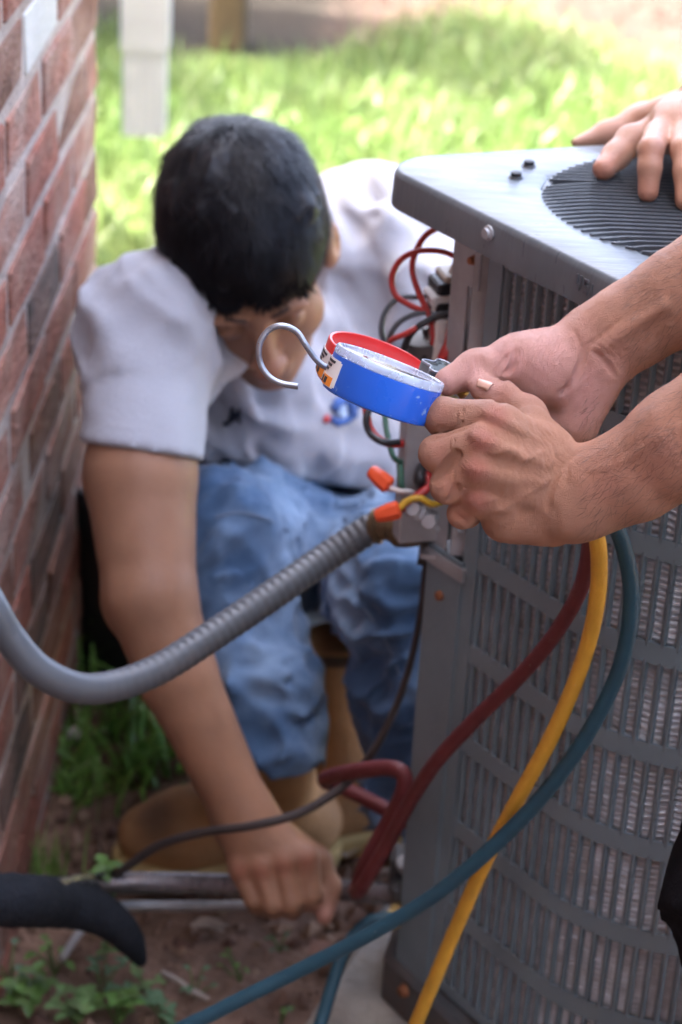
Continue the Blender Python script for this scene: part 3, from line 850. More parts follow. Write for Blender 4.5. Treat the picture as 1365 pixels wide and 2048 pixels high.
obj('bracket_rail', tube(spline([P(806, 1012, 1.71), P(835, 1032, 1.71), P(876, 1060, 1.72)], 4), .0028, 6), m_galv, ac)
# conduit elbow at the unit
m_brassy = mat('tarnished_fitting', (0.16, 0.115, 0.065), rough=.45, metal=.6, var=.25, scale=40)
el = spline([P(748, 1052, 1.79), P(775, 1052, 1.785), P(805, 1056, 1.78), P(838, 1050, 1.78), P(870, 1040, 1.79)], 8)
obj('conduit_fitting', tube(el, np.interp(np.arange(len(el)), [0, 4, 5, 10, 14, 22, 32], [.015, .0155, .0125, .0125, .0165, .0175, .0165]), 18), m_brassy, ac, smooth=50)
# valves at the foot of the unit
m_brass = mat('brass', (0.55, 0.40, 0.16), rough=.35, metal=.9, var=.15, scale=60)
vb = P(806, 1800, 1.93)
obj('service_valve', merge(box(P(812, 1745, 1.95), (.030, .030, .05), bev=.004), box(P(812, 1785, 1.94), (.028, .03, .03), bev=.004)), m_pan, ac)
obj('valve_stem', lathe([(.007, 0), (.0075, .004), (.0075, .016), (.005, .018)], P(813, 1738, 1.925), (-.2, -.5, .8), 8), m_galv, ac, smooth=40)
obj('valve_port', merge(lathe([(.009, 0), (.009, .012), (.0065, .013), (.0065, .028)], P(812, 1815, 1.93), (-.75, -.55, -.25), 6), lathe([(.0085, 0), (.0085, .010), (.006, .012)], P(796, 1838, 1.915), (-.9, -.4, -.1), 6)), m_brass, ac, smooth=30)

# ================================================================== FLEXIBLE CONDUIT, PIPES, HOSES
m_cond = mat('conduit_grey', (0.085, 0.092, 0.10), rough=.40, var=.08, spec=.5)
cpts = [P(-330, 800, 1.86), P(-190, 960, 1.72), P(-80, 1100, 1.66), P(-20, 1205, 1.64), P(20, 1275, 1.645), P(85, 1345, 1.655), P(180, 1378, 1.675), P(300, 1347, 1.70), P(430, 1268, 1.73), P(560, 1180, 1.76), P(660, 1110, 1.785), P(750, 1052, 1.79)]
cp = spline(cpts, 44); L = np.concatenate([[0], np.cumsum(np.linalg.norm(np.diff(cp, axis=0), axis=1))])
amp = np.interp(np.arange(len(cp)) / len(cp), [0, .55, .72, 1], [.00002, .00004, .00032, .00045])
co = obj('flexible_conduit', tube(cp, .0129 + amp * np.sin(L * 2 * math.pi / .0078), 20), m_cond, smooth=True)
tag(co, 'thick grey flexible conduit sagging from the house wall to the unit', 'conduit')
m_cu = mat('dark_copper_pipe', (0.17, 0.16, 0.165), rough=.30, metal=.7, var=.3, scale=30, col2=(.16, .10, .075), mixlo=.5, mixhi=.75)
m_cu2 = mat('grey_copper_pipe', (0.30, 0.29, 0.285), rough=.4, metal=.5, var=.3, scale=30)
pa = spline([P(-190, 1798, 1.76), P(40, 1790, 1.85), P(150, 1772, 1.96), P(200, 1766, 2.0), P(330, 1766, 2.01), P(480, 1770, 2.0), P(640, 1776, 1.985), P(720, 1783, 1.97), P(812, 1790, 1.95)], 8)
tag(obj('suction_pipe', tube(pa, .0106, 16), m_cu, smooth=True), 'thick dark copper pipe gripped by the kneeling worker', 'pipe')
pb = spline([P(-190, 1812, 1.78), P(80, 1822, 1.93), P(250, 1812, 2.03), P(400, 1812, 2.045), P(560, 1806, 2.04), P(700, 1770, 2.03), P(760, 1748, 2.02), P(812, 1745, 1.98)], 8)
tag(obj('liquid_pipe', tube(pb, .0052, 12), m_cu2, smooth=True), 'thin grey copper pipe below the thick one', 'pipe')
m_foam = mat('black_foam', (0.016, 0.018, 0.022), rough=.95, var=.2, scale=60, bump=.003, bscale=220, spec=.2)
fo = empty('pipe_insulation', 'black foam pipe insulation pulled back, its loose end drooping', 'insulation')
f1 = spline([P(-190, 1798, 1.76), P(0, 1800, 1.83), P(90, 1803, 1.91), P(165, 1808, 1.98)], 10)
obj('sleeve', tube(f1, .0235 + .0008 * np.sin(np.arange(len(f1)) * 1.7), 20), m_foam, fo, smooth=True)
f2 = spline([P(125, 1805, 1.94), P(185, 1820, 1.96), P(232, 1850, 1.97), P(262, 1884, 1.985), P(284, 1926, 2.0)], 10)
obj('drooping_end', tube(f2, np.interp(np.linspace(0, 1, len(f2)), [0, .3, .75, 1], [.0232, .0205, .0140, .005]), 18), m_foam, fo, smooth=True)
m_cable = mat('brown_cable', (0.05, 0.038, 0.034), rough=.55, var=.15)
kc = spline([P(225, 1752, 2.0), P(262, 1728, 1.985), P(320, 1690, 1.96), P(410, 1664, 1.93), P(500, 1652, 1.905), P(590, 1630, 1.90), P(660, 1592, 1.90), P(705, 1555, 1.90), P(745, 1505, 1.89), P(785, 1430, 1.88), P(815, 1350, 1.87), P(838, 1250, 1.85), P(850, 1150, 1.83), P(850, 1075, 1.81)], 10)
tag(obj('control_cable', tube(kc, np.interp(np.arange(len(kc)), [0, 60, 100, 130], [.0042, .0042, .0032, .0028]), 10), m_cable, smooth=True), 'thin dark cable crossing the wrist and rising to the unit', 'cable')
kd = spline([P(846, 1062, 1.80), P(845, 1090, 1.80), P(840, 1130, 1.80)], 6)
obj('cable_stub', tube(kd, .0026, 8), m_cable, ac, smooth=True)

# hoses hang in front of the louvres
def face_d(px, py, gap):
    """depth of a point standing off the louvred wall by gap metres"""
    best = None; v = ray(px, py)
    for s in np.arange(-.05, .42, .01):
        p = BP.at(max(s, 0)) + (aA * min(s, 0)); o = BP.out(max(s, .001)); q = p + o * gap; t = (q @ o) / (v[:2] @ o); h = CAM[:2] + t * v[:2] - q
        e = abs(h @ np.array([o[1], -o[0]]))
        if best is None or e < best[0]: best = (e, t)
    return best[1]
def hose_mat(n, c, c2): return mat(n, c, rough=.5, var=.1, scale=40, col2=c2, mixlo=.55, mixhi=.8, spots=((.55, .5, .42), 330, .74), bump=.0006, bscale=700)
H = {'yellow': hose_mat('hose_yellow', (0.62, 0.315, 0.03), (.46, .24, .03)), 'blue': hose_mat('hose_blue', (0.014, 0.058, 0.082), (.022, .05, .064)), 'red': hose_mat('hose_red', (0.125, 0.020, 0.021), (.17, .036, .04))}
def hose(col, pts, r, label):
    q = [P(x, y, (d if d else face_d(x, y, g))) for x, y, d, g in pts]
    return tag(obj('charging_hose', tube(spline(q, 14), r, 16), H[col], smooth=True), label, 'hose', 'charging hoses of the gauge set')
hose('red', [(1010, 835, 1.405, 0), (1090, 900, 1.43, 0), (1150, 980, 1.46, 0), (1180, 1060, 1.485, 0), (1164, 1170, 1.53, 0), (1110, 1268, 1.58, 0), (1040, 1352, 1.62, 0), (950, 1440, 1.67, 0), (872, 1525, 1.72, 0), (815, 1612, 1.78, 0), (772, 1694, 1.83, 0),
             (734, 1758, 1.86, 0), (716, 1784, 1.89, 0), (716, 1774, 1.905, 0), (740, 1712, 1.88, 0), (780, 1640, 1.86, 0), (806, 1588, 1.84, 0), (808, 1550, 1.835, 0), (778, 1536, 1.845, 0), (715, 1542, 1.88, 0), (662, 1553, 1.94, 0), (652, 1563, 1.975, 0), (690, 1577, 1.985, 0), (760, 1612, 1.97, 0), (828, 1650, 1.95, 0)], np.interp(np.arange(24 * 14 + 1), [0, 84, 140, 200, 336], [.0058, .0060, .0066, .0074, .0072]), 'dark red hose curling off the left side of the unit')
hose('yellow', [(1000, 825, 1.40, 0), (1080, 880, 1.42, 0), (1150, 960, 1.44, 0), (1188, 1050, 1.455, 0), (1199, 1130, 1.475, 0), (1190, 1230, 1.50, 0), (1160, 1340, 1.53, 0), (1105, 1470, 1.565, 0), (1035, 1600, 1.61, 0), (975, 1715, 1.655, 0), (915, 1850, 1.70, 0), (865, 1970, 1.735, 0), (815, 2090, 1.77, 0), (790, 2160, 1.80, 0), (745, 2225, 1.85, 0), (650, 2250, 1.86, 0), (520, 2240, 1.85, 0)], .0060, 'yellow hose hanging straight down past the louvres')
hose('blue', [(1000, 815, 1.41, 0), (1090, 870, 1.43, 0), (1170, 960, 1.455, 0), (1228, 1045, 1.475, 0), (1256, 1130, 1.495, 0), (1262, 1220, 1.51, 0), (1240, 1335, 1.53, 0), (1180, 1460, 1.555, 0), (1095, 1580, 1.585, 0), (990, 1690, 1.615, 0), (870, 1790, 1.64, 0), (740, 1868, 1.66, 0), (590, 1945, 1.68, 0), (440, 2020, 1.69, 0), (330, 2085, 1.70, 0), (300, 2200, 1.72, 0), (450, 2260, 1.78, 0), (600, 2150, 1.86, 0), (640, 2050, 1.88, 0),
              (662, 1980, 1.89, 0), (690, 1900, 1.90, 0), (730, 1850, 1.905, 0), (765, 1837, 1.905, 0), (800, 1838, 1.91, 0)], .0060, 'teal blue hose crossing over the yellow one near the ground')

# ================================================================== GAUGE MANIFOLD
gs = empty('gauge_manifold', 'pair of pressure gauges on a manifold held by the technician', 'gauge')
e1 = math.radians(9.4); tl = math.radians(21.3)
GN = unit(math.cos(e1) * (math.sin(tl) * _R + math.cos(tl) * _U) - math.sin(e1) * _F)       # face normal
GX = unit(math.cos(tl) * _R - math.sin(tl) * _U); GX = unit(GX - GN * (GX @ GN))              # towards the stem
GY = np.cross(GN, GX)
if GY @ _F < 0: GY = -GY                                                                     # away from the camera
m_blue = mat('gauge_blue', (0.012, 0.12, 0.62), rough=.33, var=.05, spec=.5, coat=.2, spots=((.22, .36, .70), 170, .665), rvar=.12)
m_red = mat('gauge_red', (0.55, 0.018, 0.018), rough=.33, var=.05, spec=.5, coat=.25, spots=((.75, .35, .32), 260, .74), rvar=.08)
m_lensrim = mat('clear_rim', (0.66, 0.73, 0.83), rough=.24, var=.1, scale=60, spec=.6, transm=.55, rvar=.1)
m_dial = mat('dial_white', (0.78, 0.78, 0.77), rough=.5, var=.04)
m_ink = mat('dial_ink', (0.02, 0.02, 0.025), rough=.6)
m_lens = mat('scratched_lens', (.9, .92, .95), rough=.10, transm=.9, var=.05, rvar=.08, scale=30, ior=1.3)
m_steel = mat('zinc_steel', (0.30, 0.31, 0.33), rough=.36, metal=.8, var=.2, scale=120)
m_lab = mat('label_paper', (.78, .77, .74), rough=.5, var=.03); m_labo = mat('label_orange', (.80, .26, .02), rough=.5)
def gauge(c, m, colour, label, R=.0372, H=.0285, rim_m=None, lipped=False, e1=e1):
    GN = unit(math.cos(e1) * (math.sin(tl) * _R + math.cos(tl) * _U) - math.sin(e1) * _F); GX = unit(math.cos(tl) * _R - math.sin(tl) * _U); GX = unit(GX - GN * (GX @ GN)); GY = np.cross(GN, GX)
    GY = GY if GY @ _F > 0 else -GY
    u, v = GX, GY
    def lat(prof, seg=72): return lathe(prof, c, GN, seg)
    if lipped: case = [(R - .004, -H), (R - .001, -H + .0012), (R, -H + .004), (R, -.001), (R - .0006, 0), (R - .0022, 0), (R - .0024, -.001), (R - .0024, -.0105)]
    else: case = [(R - .004, -H), (R - .001, -H + .0012), (R, -H + .004), (R, -.0045), (R - .001, -.004), (R - .002, -.004), (R - .0025, -.012)]
    g = obj('gauge', lat(case), m, gs, smooth=35)
    tag(g, label)
    zdial = -.0105 if lipped else -.0055
    obj('dial', lat([(.0, zdial - .001), (R - .0026, zdial - .001), (R - .0026, zdial), (.0005, zdial + .0002)]), m_dial, g, smooth=35)
    if not lipped:
        obj('rim', lat([(R - .0005, -.0042), (R + .0002, -.0036), (R + .0002, .0004), (R - .0006, .0014), (R - .0022, .0016), (R - .0030, .0008), (R - .0032, -.0040)]), m_lensrim, g, smooth=40)
        obj('lens', lat([(.0, -.0008), (R - .006, .0002), (R - .0044, -.0002), (R - .0044, -.0018), (.0, -.0022)]), m_lens, g, smooth=40)
    # printed dial: ticks, figures as bars, coloured arc and the needle
    ticks = []
    for k in range(55):
        a = math.radians(-225 + 270 * k / 54 + 90); L_ = .0048 if k % 6 == 0 else .0026; r = R - .0065 - L_ / 2
        d = math.cos(a) * u + math.sin(a) * v; tn = -math.sin(a) * u + math.cos(a) * v
        ticks.append(box(c + GN * (zdial + .0005) + d * r, (L_, .0006 if k % 6 else .0009, .0002), [d, tn, GN]))
    obj('dial_ticks', merge(*ticks), m_ink, g)
    for k in range(0, 55, 6):
        a = math.radians(-225 + 270 * k / 54 + 90); d = math.cos(a) * u + math.sin(a) * v; tn = -math.sin(a) * u + math.cos(a) * v
        cc = c + GN * (zdial + .0005) + d * (R - .0145)
        obj('dial_figure', merge(box(cc - tn * .0011, (.0026, .0005, .0002), [d, tn, GN]), box(cc + tn * .0011, (.0026, .0005, .0002), [d, tn, GN]), box(cc + d * .0011, (.0005, .0022, .0002), [d, tn, GN])), m_ink, g)
    na = math.radians(200); d = math.cos(na) * u + math.sin(na) * v; tn = -math.sin(na) * u + math.cos(na) * v
    nd, nt_ = [c + GN * (zdial + .002) + q for q in (d * (R - .010), d * (R - .03) + tn * .0011, -d * .010 + tn * .0012, -d * .010 - tn * .0012, d * (R - .03) - tn * .0011)], None
    nd2 = [q + GN * .0005 for q in nd]
    obj('needle', (nd + nd2, [(0, 1, 2, 3, 4)[::-1], (5, 6, 7, 8, 9)] + [(i, (i + 1) % 5, 5 + (i + 1) % 5, 5 + i) for i in range(5)]), m_ink, g)
    obj('hub', lathe([(.0035, 0), (.0035, .0015), (.002, .0022)], c + GN * (zdial + .0012), GN, 16), m_steel, g, smooth=40)
    # sticker on the side opposite the stem: white top, orange foot, printed lines
    def side_patch(a0, a1, h0, h1, off, n=10):
        V, Fc = [], []
        for i in range(n + 1):
            a = a0 + (a1 - a0) * i / n; d = math.cos(a) * u + math.sin(a) * v
            for rr in (R + off, R + off - .0003):
                V += [c + d * rr + GN * h0, c + d * rr + GN * h1]
        for i in range(n):
            b = 4 * i; Fc += [(b, b + 4, b + 5, b + 1), (b + 3, b + 7, b + 6, b + 2), (b + 1, b + 5, b + 7, b + 3), (b + 2, b + 6, b + 4, b)]
        Fc += [(0, 1, 3, 2), (4 * n, 4 * n + 2, 4 * n + 3, 4 * n + 1)]
        return V, Fc
    A0 = math.pi + .02; A1 = math.pi + .56                # towards the camera side
    sgn = 1 if (math.cos(A1) * u + math.sin(A1) * v) @ _F < 0 else -1
    def pa_(t): return math.pi + sgn * t
    obj('sticker', merge(side_patch(pa_(-.15), pa_(.66), -.0255, -.0072, .0004), side_patch(pa_(.66), pa_(.71), -.0245, -.0082, .0004, 2)), m_lab, g)
    obj('sticker_band', merge(side_patch(pa_(-.15), pa_(.60), -.0250, -.0190, .0008)), m_labo, g)
    obj('sticker_print', merge(*[side_patch(pa_(-.10 + .08 * (k % 2)), pa_(.50 - .1 * (k % 3)), -.0102 - .0028 * k, -.0086 - .0028 * k, .0008, 6) for k in range(3)],
                               side_patch(pa_(.06), pa_(.22), -.0240, -.0202, .0011, 4), side_patch(pa_(.30), pa_(.42), -.0240, -.0202, .0011, 4)), m_ink, g)
    obj('stem', lathe([(.0065, 0), (.0065, .014), (.0085, .0145), (.0085, .026), (.006, .027), (.006, .034)], c + GX * (R - .002) - GN * .017, GX, 6), m_brass, g, smooth=25)
    return g
BC = P(781, 731, 1.36)
RC = P(760, 708, 1.452)
gauge(BC, m_blue, 'blue', 'blue gauge with scratched clear lens')
gauge(RC, m_red, 'red', 'red gauge, lens rim missing, behind the blue one', lipped=True, e1=math.radians(19))
# manifold bar, hand wheels, ports
mb = BC + GX * .072 - GN * .017
obj('manifold_block', box(mb + GY * .066, (.018, .095, .020), [GX, GY, GN], bev=.003), m_brass, gs)
for k in (.035, .055, .075): obj('hose_port', lathe([(.0075, 0), (.0075, .010), (.006, .011), (.006, .018)], mb + GY * k + GX * .006, unit(GX - .9 * GN), 6), m_brass, gs, smooth=25)
def knob(c, ax, col):
    u, v, n = frame(ax, tuple(GY)); V, Fc = [], []; S = 96
    for rr, h in ((.86, -.0085), (1.0, -.0075), (1.0, -.0006), (.95, 0), (.80, .0002), (.74, -.0012)):
        for j in range(S):
            a = 2 * math.pi * j / S; r = (.0175 + .0030 * math.cos(6 * a + .6)) * rr; V.append(c + n * h + r * (math.cos(a) * u + math.sin(a) * v))
    for i in range(5):
        for j in range(S): Fc.append((i * S + j, i * S + (j + 1) % S, (i + 1) * S + (j + 1) % S, (i + 1) * S + j))
    Fc += [tuple(range(S))[::-1], tuple(5 * S + j for j in range(S))]
    k = obj('valve_knob', (V, Fc), m_kn, gs, smooth=40)
    rim = [c + n * .0004 + (.0168 + .0028 * math.cos(6 * a + .6)) * (math.cos(a) * u + math.sin(a) * v) for a in np.linspace(0, 2 * math.pi, 97)]
    obj('knob_rim', tube(rim, .0009, 6, cap=False), m_steel, k, smooth=True)
    return k
m_kn = mat('knob_grey', (.09, .105, .10), rough=.4, metal=.4, var=.1)
knob(P(899, 741, 1.447), unit(GN * .93 - _F * .22 + _U * .15), 'r')
obj('valve_spindle', tube([P(899, 741, 1.447) - GN * .004, P(930, 790, 1.44)], .004, 10), m_brass, gs, smooth=True)
# hook
hk = spline([P(672, 738, 1.405), P(650, 733, 1.403), P(630, 716, 1.402), P(612, 690, 1.40), P(594, 664, 1.40), P(566, 652, 1.398), P(538, 660, 1.398), P(520, 688, 1.398), P(520, 722, 1.40), P(535, 750, 1.40), P(560, 766, 1.40), P(597, 773, 1.40)], 10)
hk = np.vstack([P(760, 760, 1.41), P(710, 748, 1.408), hk])
obj('hook', tube(hk, .0021, 14), m_steel, gs, smooth=True)

# ================================================================== PEOPLE
def skin_mat(name, c, flush, palm, bump=.0005):
    m = mat(name, c, rough=.48, var=.15, scale=22, sss=.06, spec=.4, attr='flush', acol=flush, attr2='palm', acol2=palm, bump=bump, bscale=420, col2=tuple(q * .88 for q in c), mixlo=.45, mixhi=.8)
    return m
m_skin_t = skin_mat('skin_technician', (0.54, 0.262, 0.158), (0.52, 0.165, 0.115), (0.86, 0.46, 0.385), .0)
def skin_detail(m, lines):
    """fine creases: stretched cell pattern added to the bump"""
    t = m.node_tree; N = t.nodes; L = t.links; b = N['Principled BSDF']
    tc = N.new('ShaderNodeTexCoord')
    h = None
    for sc, st, am in lines:
        mp = N.new('ShaderNodeMapping'); mp.inputs['Scale'].default_value = st; L.new(tc.outputs['Object'], mp.inputs[0])
        v = N.new('ShaderNodeTexVoronoi'); v.feature = 'DISTANCE_TO_EDGE'; v.inputs['Scale'].default_value = sc
        nz = N.new('ShaderNodeTexNoise'); nz.inputs['Scale'].default_value = sc * .6; L.new(mp.outputs[0], nz.inputs['Vector'])
        mx = N.new('ShaderNodeMix'); mx.data_type = 'VECTOR'; mx.inputs[0].default_value = .12; L.new(mp.outputs[0], mx.inputs[4]); L.new(nz.outputs['Color'], mx.inputs[5])
        L.new(mx.outputs[1], v.inputs['Vector'])
        r = N.new('ShaderNodeMapRange'); L.new(v.outputs['Distance'], r.inputs[0]); r.inputs[2].default_value = .32; r.inputs[4].default_value = am
        if h is None: h = r.outputs[0]
        else:
            a = N.new('ShaderNodeMath'); a.operation = 'ADD'; L.new(h, a.inputs[0]); L.new(r.outputs[0], a.inputs[1]); h = a.outputs[0]
    bp = N.new('ShaderNodeBump'); bp.inputs['Strength'].default_value = .8; bp.inputs['Distance'].default_value = .0016
    L.new(h, bp.inputs['Height']); L.new(bp.outputs[0], b.inputs['Normal'])
skin_detail(m_skin_t, [(300, (1, 1, 1), .45), (170, (1, .5, 1.5), .8)])
m_nail = mat('fingernail', (0.50, 0.29, 0.21), rough=.34, var=.06, spec=.5, coat=.2)
def nail(parent, tip, back, out, L=.011, W=.0088, lift=.0008):
    """a curved nail plate: tip end point, direction back along the finger, outward normal"""
    b = unit(back); n = unit(np.array(out) - b * (np.array(out) @ b)); s = np.cross(b, n); V, Fc = [], []; nx, ny = 8, 6
    for i in range(nx + 1):
        for j in range(ny + 1):
            u = -1 + 2 * j / ny; t = i / nx; wd = W / 2 * (1 if t > .25 else math.sqrt(max(.15, 1 - ((.25 - t) / .25) ** 2 * .85)))
            V.append(np.array(tip) + b * L * t + s * u * wd + n * (lift - .0022 * u * u - .0012 * (1 - t) ** 2))
    k = len(V); V += [q - n * .0012 for q in V]
    for i in range(nx):
        for j in range(ny):
            a = i * (ny + 1) + j; Fc += [(a, a + 1, a + ny + 2, a + ny + 1), (k + a, k + a + ny + 1, k + a + ny + 2, k + a + 1)]
    return obj('fingernail', (V, Fc), m_nail, parent, smooth=True)
def PL(l): return [P(*q) for q in l]
def head(Fd, O, x, f, u, s=1.0):
    ax = [x, f, u]
    def w(a, b, c): return np.array(O) + s * (a * np.array(x) + b * np.array(f) + c * np.array(u))
    Fd.ell(w(0, -.016, .045), (.074 * s, .094 * s, .078 * s), ax, .02)
    Fd.ell(w(0, .03, -.03), (.060 * s, .062 * s, .082 * s), ax, .03)
    Fd.ell(w(0, .052, -.085), (.036 * s, .032 * s, .028 * s), ax, .03)
    Fd.ell(w(0, .074, -.100), (.020 * s, .014 * s, .016 * s), ax, .02)
    for g in (-1, 1):
        Fd.ell(w(g * .042, .052, -.028), (.022 * s, .022 * s, .024 * s), ax, .02)         # cheek
        Fd.ell(w(g * .030, .083, .022), (.022 * s, .010 * s, .009 * s), ax, .014)         # brow
        Fd.ell(w(g * .031, .094, .001), (.017 * s, .014 * s, .011 * s), ax, .010, -1)     # socket
        Fd.ell(w(g * .031, .079, .000), (.0135 * s, .0125 * s, .0118 * s), ax, .004)      # closed lid
        e = [unit(np.array(x) + g * .25 * np.array(f)), f, u]
        Fd.ell(w(g * .082, -.006, -.006), (.012 * s, .019 * s, .032 * s), e, .006)         # ear
        Fd.ell(w(g * .092, -.002, .000), (.006 * s, .010 * s, .017 * s), e, .004, -1)
        Fd.ell(w(g * .012, .102, -.040), (.008 * s, .009 * s, .008 * s), ax, .006)        # nostril wing
    Fd.cone(w(0, .088, .012), w(0, .110, -.034), .0075 * s, .0115 * s, .012)
    Fd.ell(w(0, .113, -.036), (.0125 * s, .012 * s, .011 * s), ax, .008)
    Fd.ell(w(0, .088, -.068), (.023 * s, .010 * s, .006 * s), ax, .006)
    Fd.ell(w(0, .086, -.078), (.020 * s, .010 * s, .006 * s), ax, .006)
    Fd.ell(w(0, .101, -.0725), (.024 * s, .006 * s, .0014 * s), ax, .002, -1)
    return w
def hair_shell(O, x, f, u, s, h, thick=.011, cut=(.078, .052), seed=0, lo=None):
    ax = [x, f, u]; Fd = Field(np.array(O) - .16 * s, np.array(O) + .17 * s, h)
    def w(a, b, c): return np.array(O) + s * (a * np.array(x) + b * np.array(f) + c * np.array(u))
    Fd.ell(w(0, -.018, .047), ((.074 + thick) * s, (.095 + thick) * s, (.079 + thick) * s), ax, .0)
    Fd.ell(w(0, -.060, -.01), (.058 * s, .050 * s, .06 * s), ax, .03)
    r = np.random.default_rng(seed)
    Fd.folds(.0045, [(np.array(u) + np.array(x), 22, 1.2), (f, 55, 1), (np.array(f) + .5 * np.array(x), 70, 1), (np.array(f) - .5 * np.array(x), 60, 1)], seed)
    for g in (-1, 1): Fd.ell(w(g * .090, .000, -.006), (.024 * s, .030 * s, .040 * s), ax, .006, -1)
    n = .80 * np.array(f) - .60 * np.array(u)
    Fd.clip(w(0, cut[0], cut[1]), n, .012)
    return Fd.mesh(1)
def strands(O, x, f, u, s, n, seed, ln=(.018, .036), wd=.0007):
    """short combed strands lying over the scalp, each a thin tapered blade"""
    g = np.random.default_rng(seed); x, f, u = map(np.array, (x, f, u)); d = g.normal(size=(n * 3, 3)); d /= np.linalg.norm(d, axis=1)[:, None]
    c = np.array([0, -.018, .047]); R_ = np.array([.085, .106, .090]); p = c + d * R_
    ok = ((p[:, 1] - .074) * .8 - (p[:, 2] - .05) * .6 < g.normal(0, .004, len(p))) & (p[:, 2] > -.03); p = p[ok][:n]; d = d[ok][:n]; m = len(p)
    nr = d / R_; nr /= np.linalg.norm(nr, axis=1)[:, None]
    crown = np.array([.01, -.06, .12]); fl = p - crown; fl += g.normal(0, .016, fl.shape) + .085 * (np.stack([vnoise(p * 42 + 5, 3 + q_) for q_ in range(3)], 1) - .5); fl -= nr * (fl * nr).sum(1)[:, None]; fl /= np.linalg.norm(fl, axis=1)[:, None]
    L = g.uniform(*ln, m); sd = np.cross(nr, fl); rows = []
    lift = g.uniform(-.001, .004, m) + .011 * np.clip(vnoise(p * 55, 9) - .35, 0, 1)
    for i in range(4):
        t = i / 3; q = p + fl * (L * t)[:, None] + nr * (lift * (t ** 1.2) - .30 * (L * t) ** 2 / .09 * 1.0)[:, None] + sd * (g.normal(0, .0012, m) * t)[:, None]
        ww = wd * (1 - .8 * t)
        rows += [q - sd * ww, q + sd * ww]
    V = np.stack(rows, 1).reshape(-1, 3); k = 8; b0 = np.arange(m) * k
    V = np.array(O) + s * (V[:, :1] * x + V[:, 1:2] * f + V[:, 2:3] * u)
    return V, np.concatenate([np.stack([b0 + 2 * i, b0 + 2 * i + 1, b0 + 2 * i + 3, b0 + 2 * i + 2], 1) for i in range(3)])
m_hair = mat('black_hair', (0.0065, 0.0062, 0.0075), rough=.5, var=.3, scale=80, spec=.24)

# ------------------------------------------------------------------ the technician holding the gauges (arms in frame, body to the right)
tech = empty('person', 'technician in dark trousers holding the gauges with both hands', 'person')
_q = np.array([P(835, 620, 1.34), P(835, 1120, 1.34), P(1500, 440, 1.46), P(1500, 880, 1.28), P(1240, 1110, 1.30), P(880, 740, 1.50), P(1100, 960, 1.50), P(1200, 560, 1.40)])
FT = Field(_q.min(0) - .006, _q.max(0) + .006, .00105)
# -- left hand (near), back of the hand towards us
wr = P(1143, 990, 1.362)
mcp = PL([(988, 838, 1.349), (962, 884, 1.338), (950, 941, 1.338), (951, 1001, 1.349)])
pip = PL([(884, 831, 1.356), (877, 907, 1.347), (898, 972, 1.347), (925, 1027, 1.356)])
dip = PL([(884, 845, 1.384), (886, 917, 1.374), (908, 979, 1.373), (936, 1028, 1.378)])
tip = PL([(925, 838, 1.402), (925, 905, 1.397), (940, 965, 1.395), (960, 1015, 1.394)])
car = PL([(1092, 898, 1.362), (1108, 946, 1.356), (1108, 990, 1.357), (1092, 1034, 1.366)])
bk = -_F
for i, (c_, m_) in enumerate(zip(car, mcp)): FT.cone(c_, m_, .0150, (.0112, .0114, .0108, .0100)[i], .008)
for i in range(3): FT.cone(mcp[i] + _F * .005 + _R * .006, mcp[i + 1] + _F * .005 + _R * .006, .0095, .0095, .006)
FT.cone(P(1095, 935, 1.372), P(1000, 900, 1.362), .0165, .0125, .008); FT.cone(P(1090, 990, 1.372), P(985, 965, 1.362), .0165, .0125, .008)
FT.cone(P(1108, 1040, 1.372), P(1010, 1038, 1.365), .0175, .0155, .008)                 # ulnar edge
FT.cone(P(1062, 846, 1.374), P(1105, 905, 1.372), .0115, .0160, .008)                    # first web
FT.cone(car[1] + _F * .004, wr, .0225, .0255, .008, flat=(_F, .78)); FT.cone(car[2] + _F * .004, wr, .0225, .0255, .008, flat=(_F, .78))
for i, m_ in enumerate(mcp): FT.ell(m_ + bk * .0042 + _U * .001, (.0086, .0084, .0086), [_R, _U, _F], .007)   # knuckles
for i in range(4):                                                                      # extensor tendons and veins
    FT.cone(mcp[i] + bk * .0105, car[i] * .45 + mcp[i] * .55 + bk * .0118, .0030, .0026, .006)
fr = [(.0122, .0112, .0098, .0088), (.0122, .0114, .0098, .0088), (.0114, .0106, .0092, .0084), (.0104, .0096, .0085, .0078)]
for i in (0, 3, 2, 1): FT.chain([mcp[i], pip[i], dip[i], tip[i]], fr[i], .003, .0010)
for i in range(4): FT.ell(pip[i] + bk * .0016 - _R * .001, (.0108, .0105, .0098), [_R, _U, _F], .005) if i < 3 else None
# creases across the folded finger joints
for i in range(3):
    a = pip[i] * .62 + mcp[i] * .38 + bk * fr[i][1] * .92
    for dx in (-.0035, .0, .0035):
        c_ = a + _R * dx; FT.cone(c_ + _U * .0055, c_ - _U * .0055, .0006, .0006, .0012, sign=-1)
# thumb of the left hand, lying on top
th = PL([(1098, 905, 1.378), (1056, 833, 1.392), (1002, 797, 1.398), (968, 778, 1.400)])
FT.chain(th, (.0150, .0125, .0108, .0092), .006, .006)
FT.ell(th[2] + _U * .001, (.0112, .0112, .0105), [_R, _U, _F], .004)
FT.cone(P(1018, 787, 1.390), P(1010, 806, 1.389), .0007, .0007, .0015, sign=-1)
# wrist and forearm (left)
fa = PL([(1143, 990, 1.362), (1200, 974, 1.356), (1270, 947, 1.348), (1365, 884, 1.334), (1490, 812, 1.322)])
for a, b, r0, r1 in zip(fa[:-1], fa[1:], (.0288, .0288, .0305, .0352), (.0288, .0305, .0352, .041)): FT.cone(a, b, r0, r1, .006, flat=(_F, .84))
FT.ell(P(1160, 1040, 1.352), (.013, .011, .010), [_R, _U, _F], .014)                     # ulna head
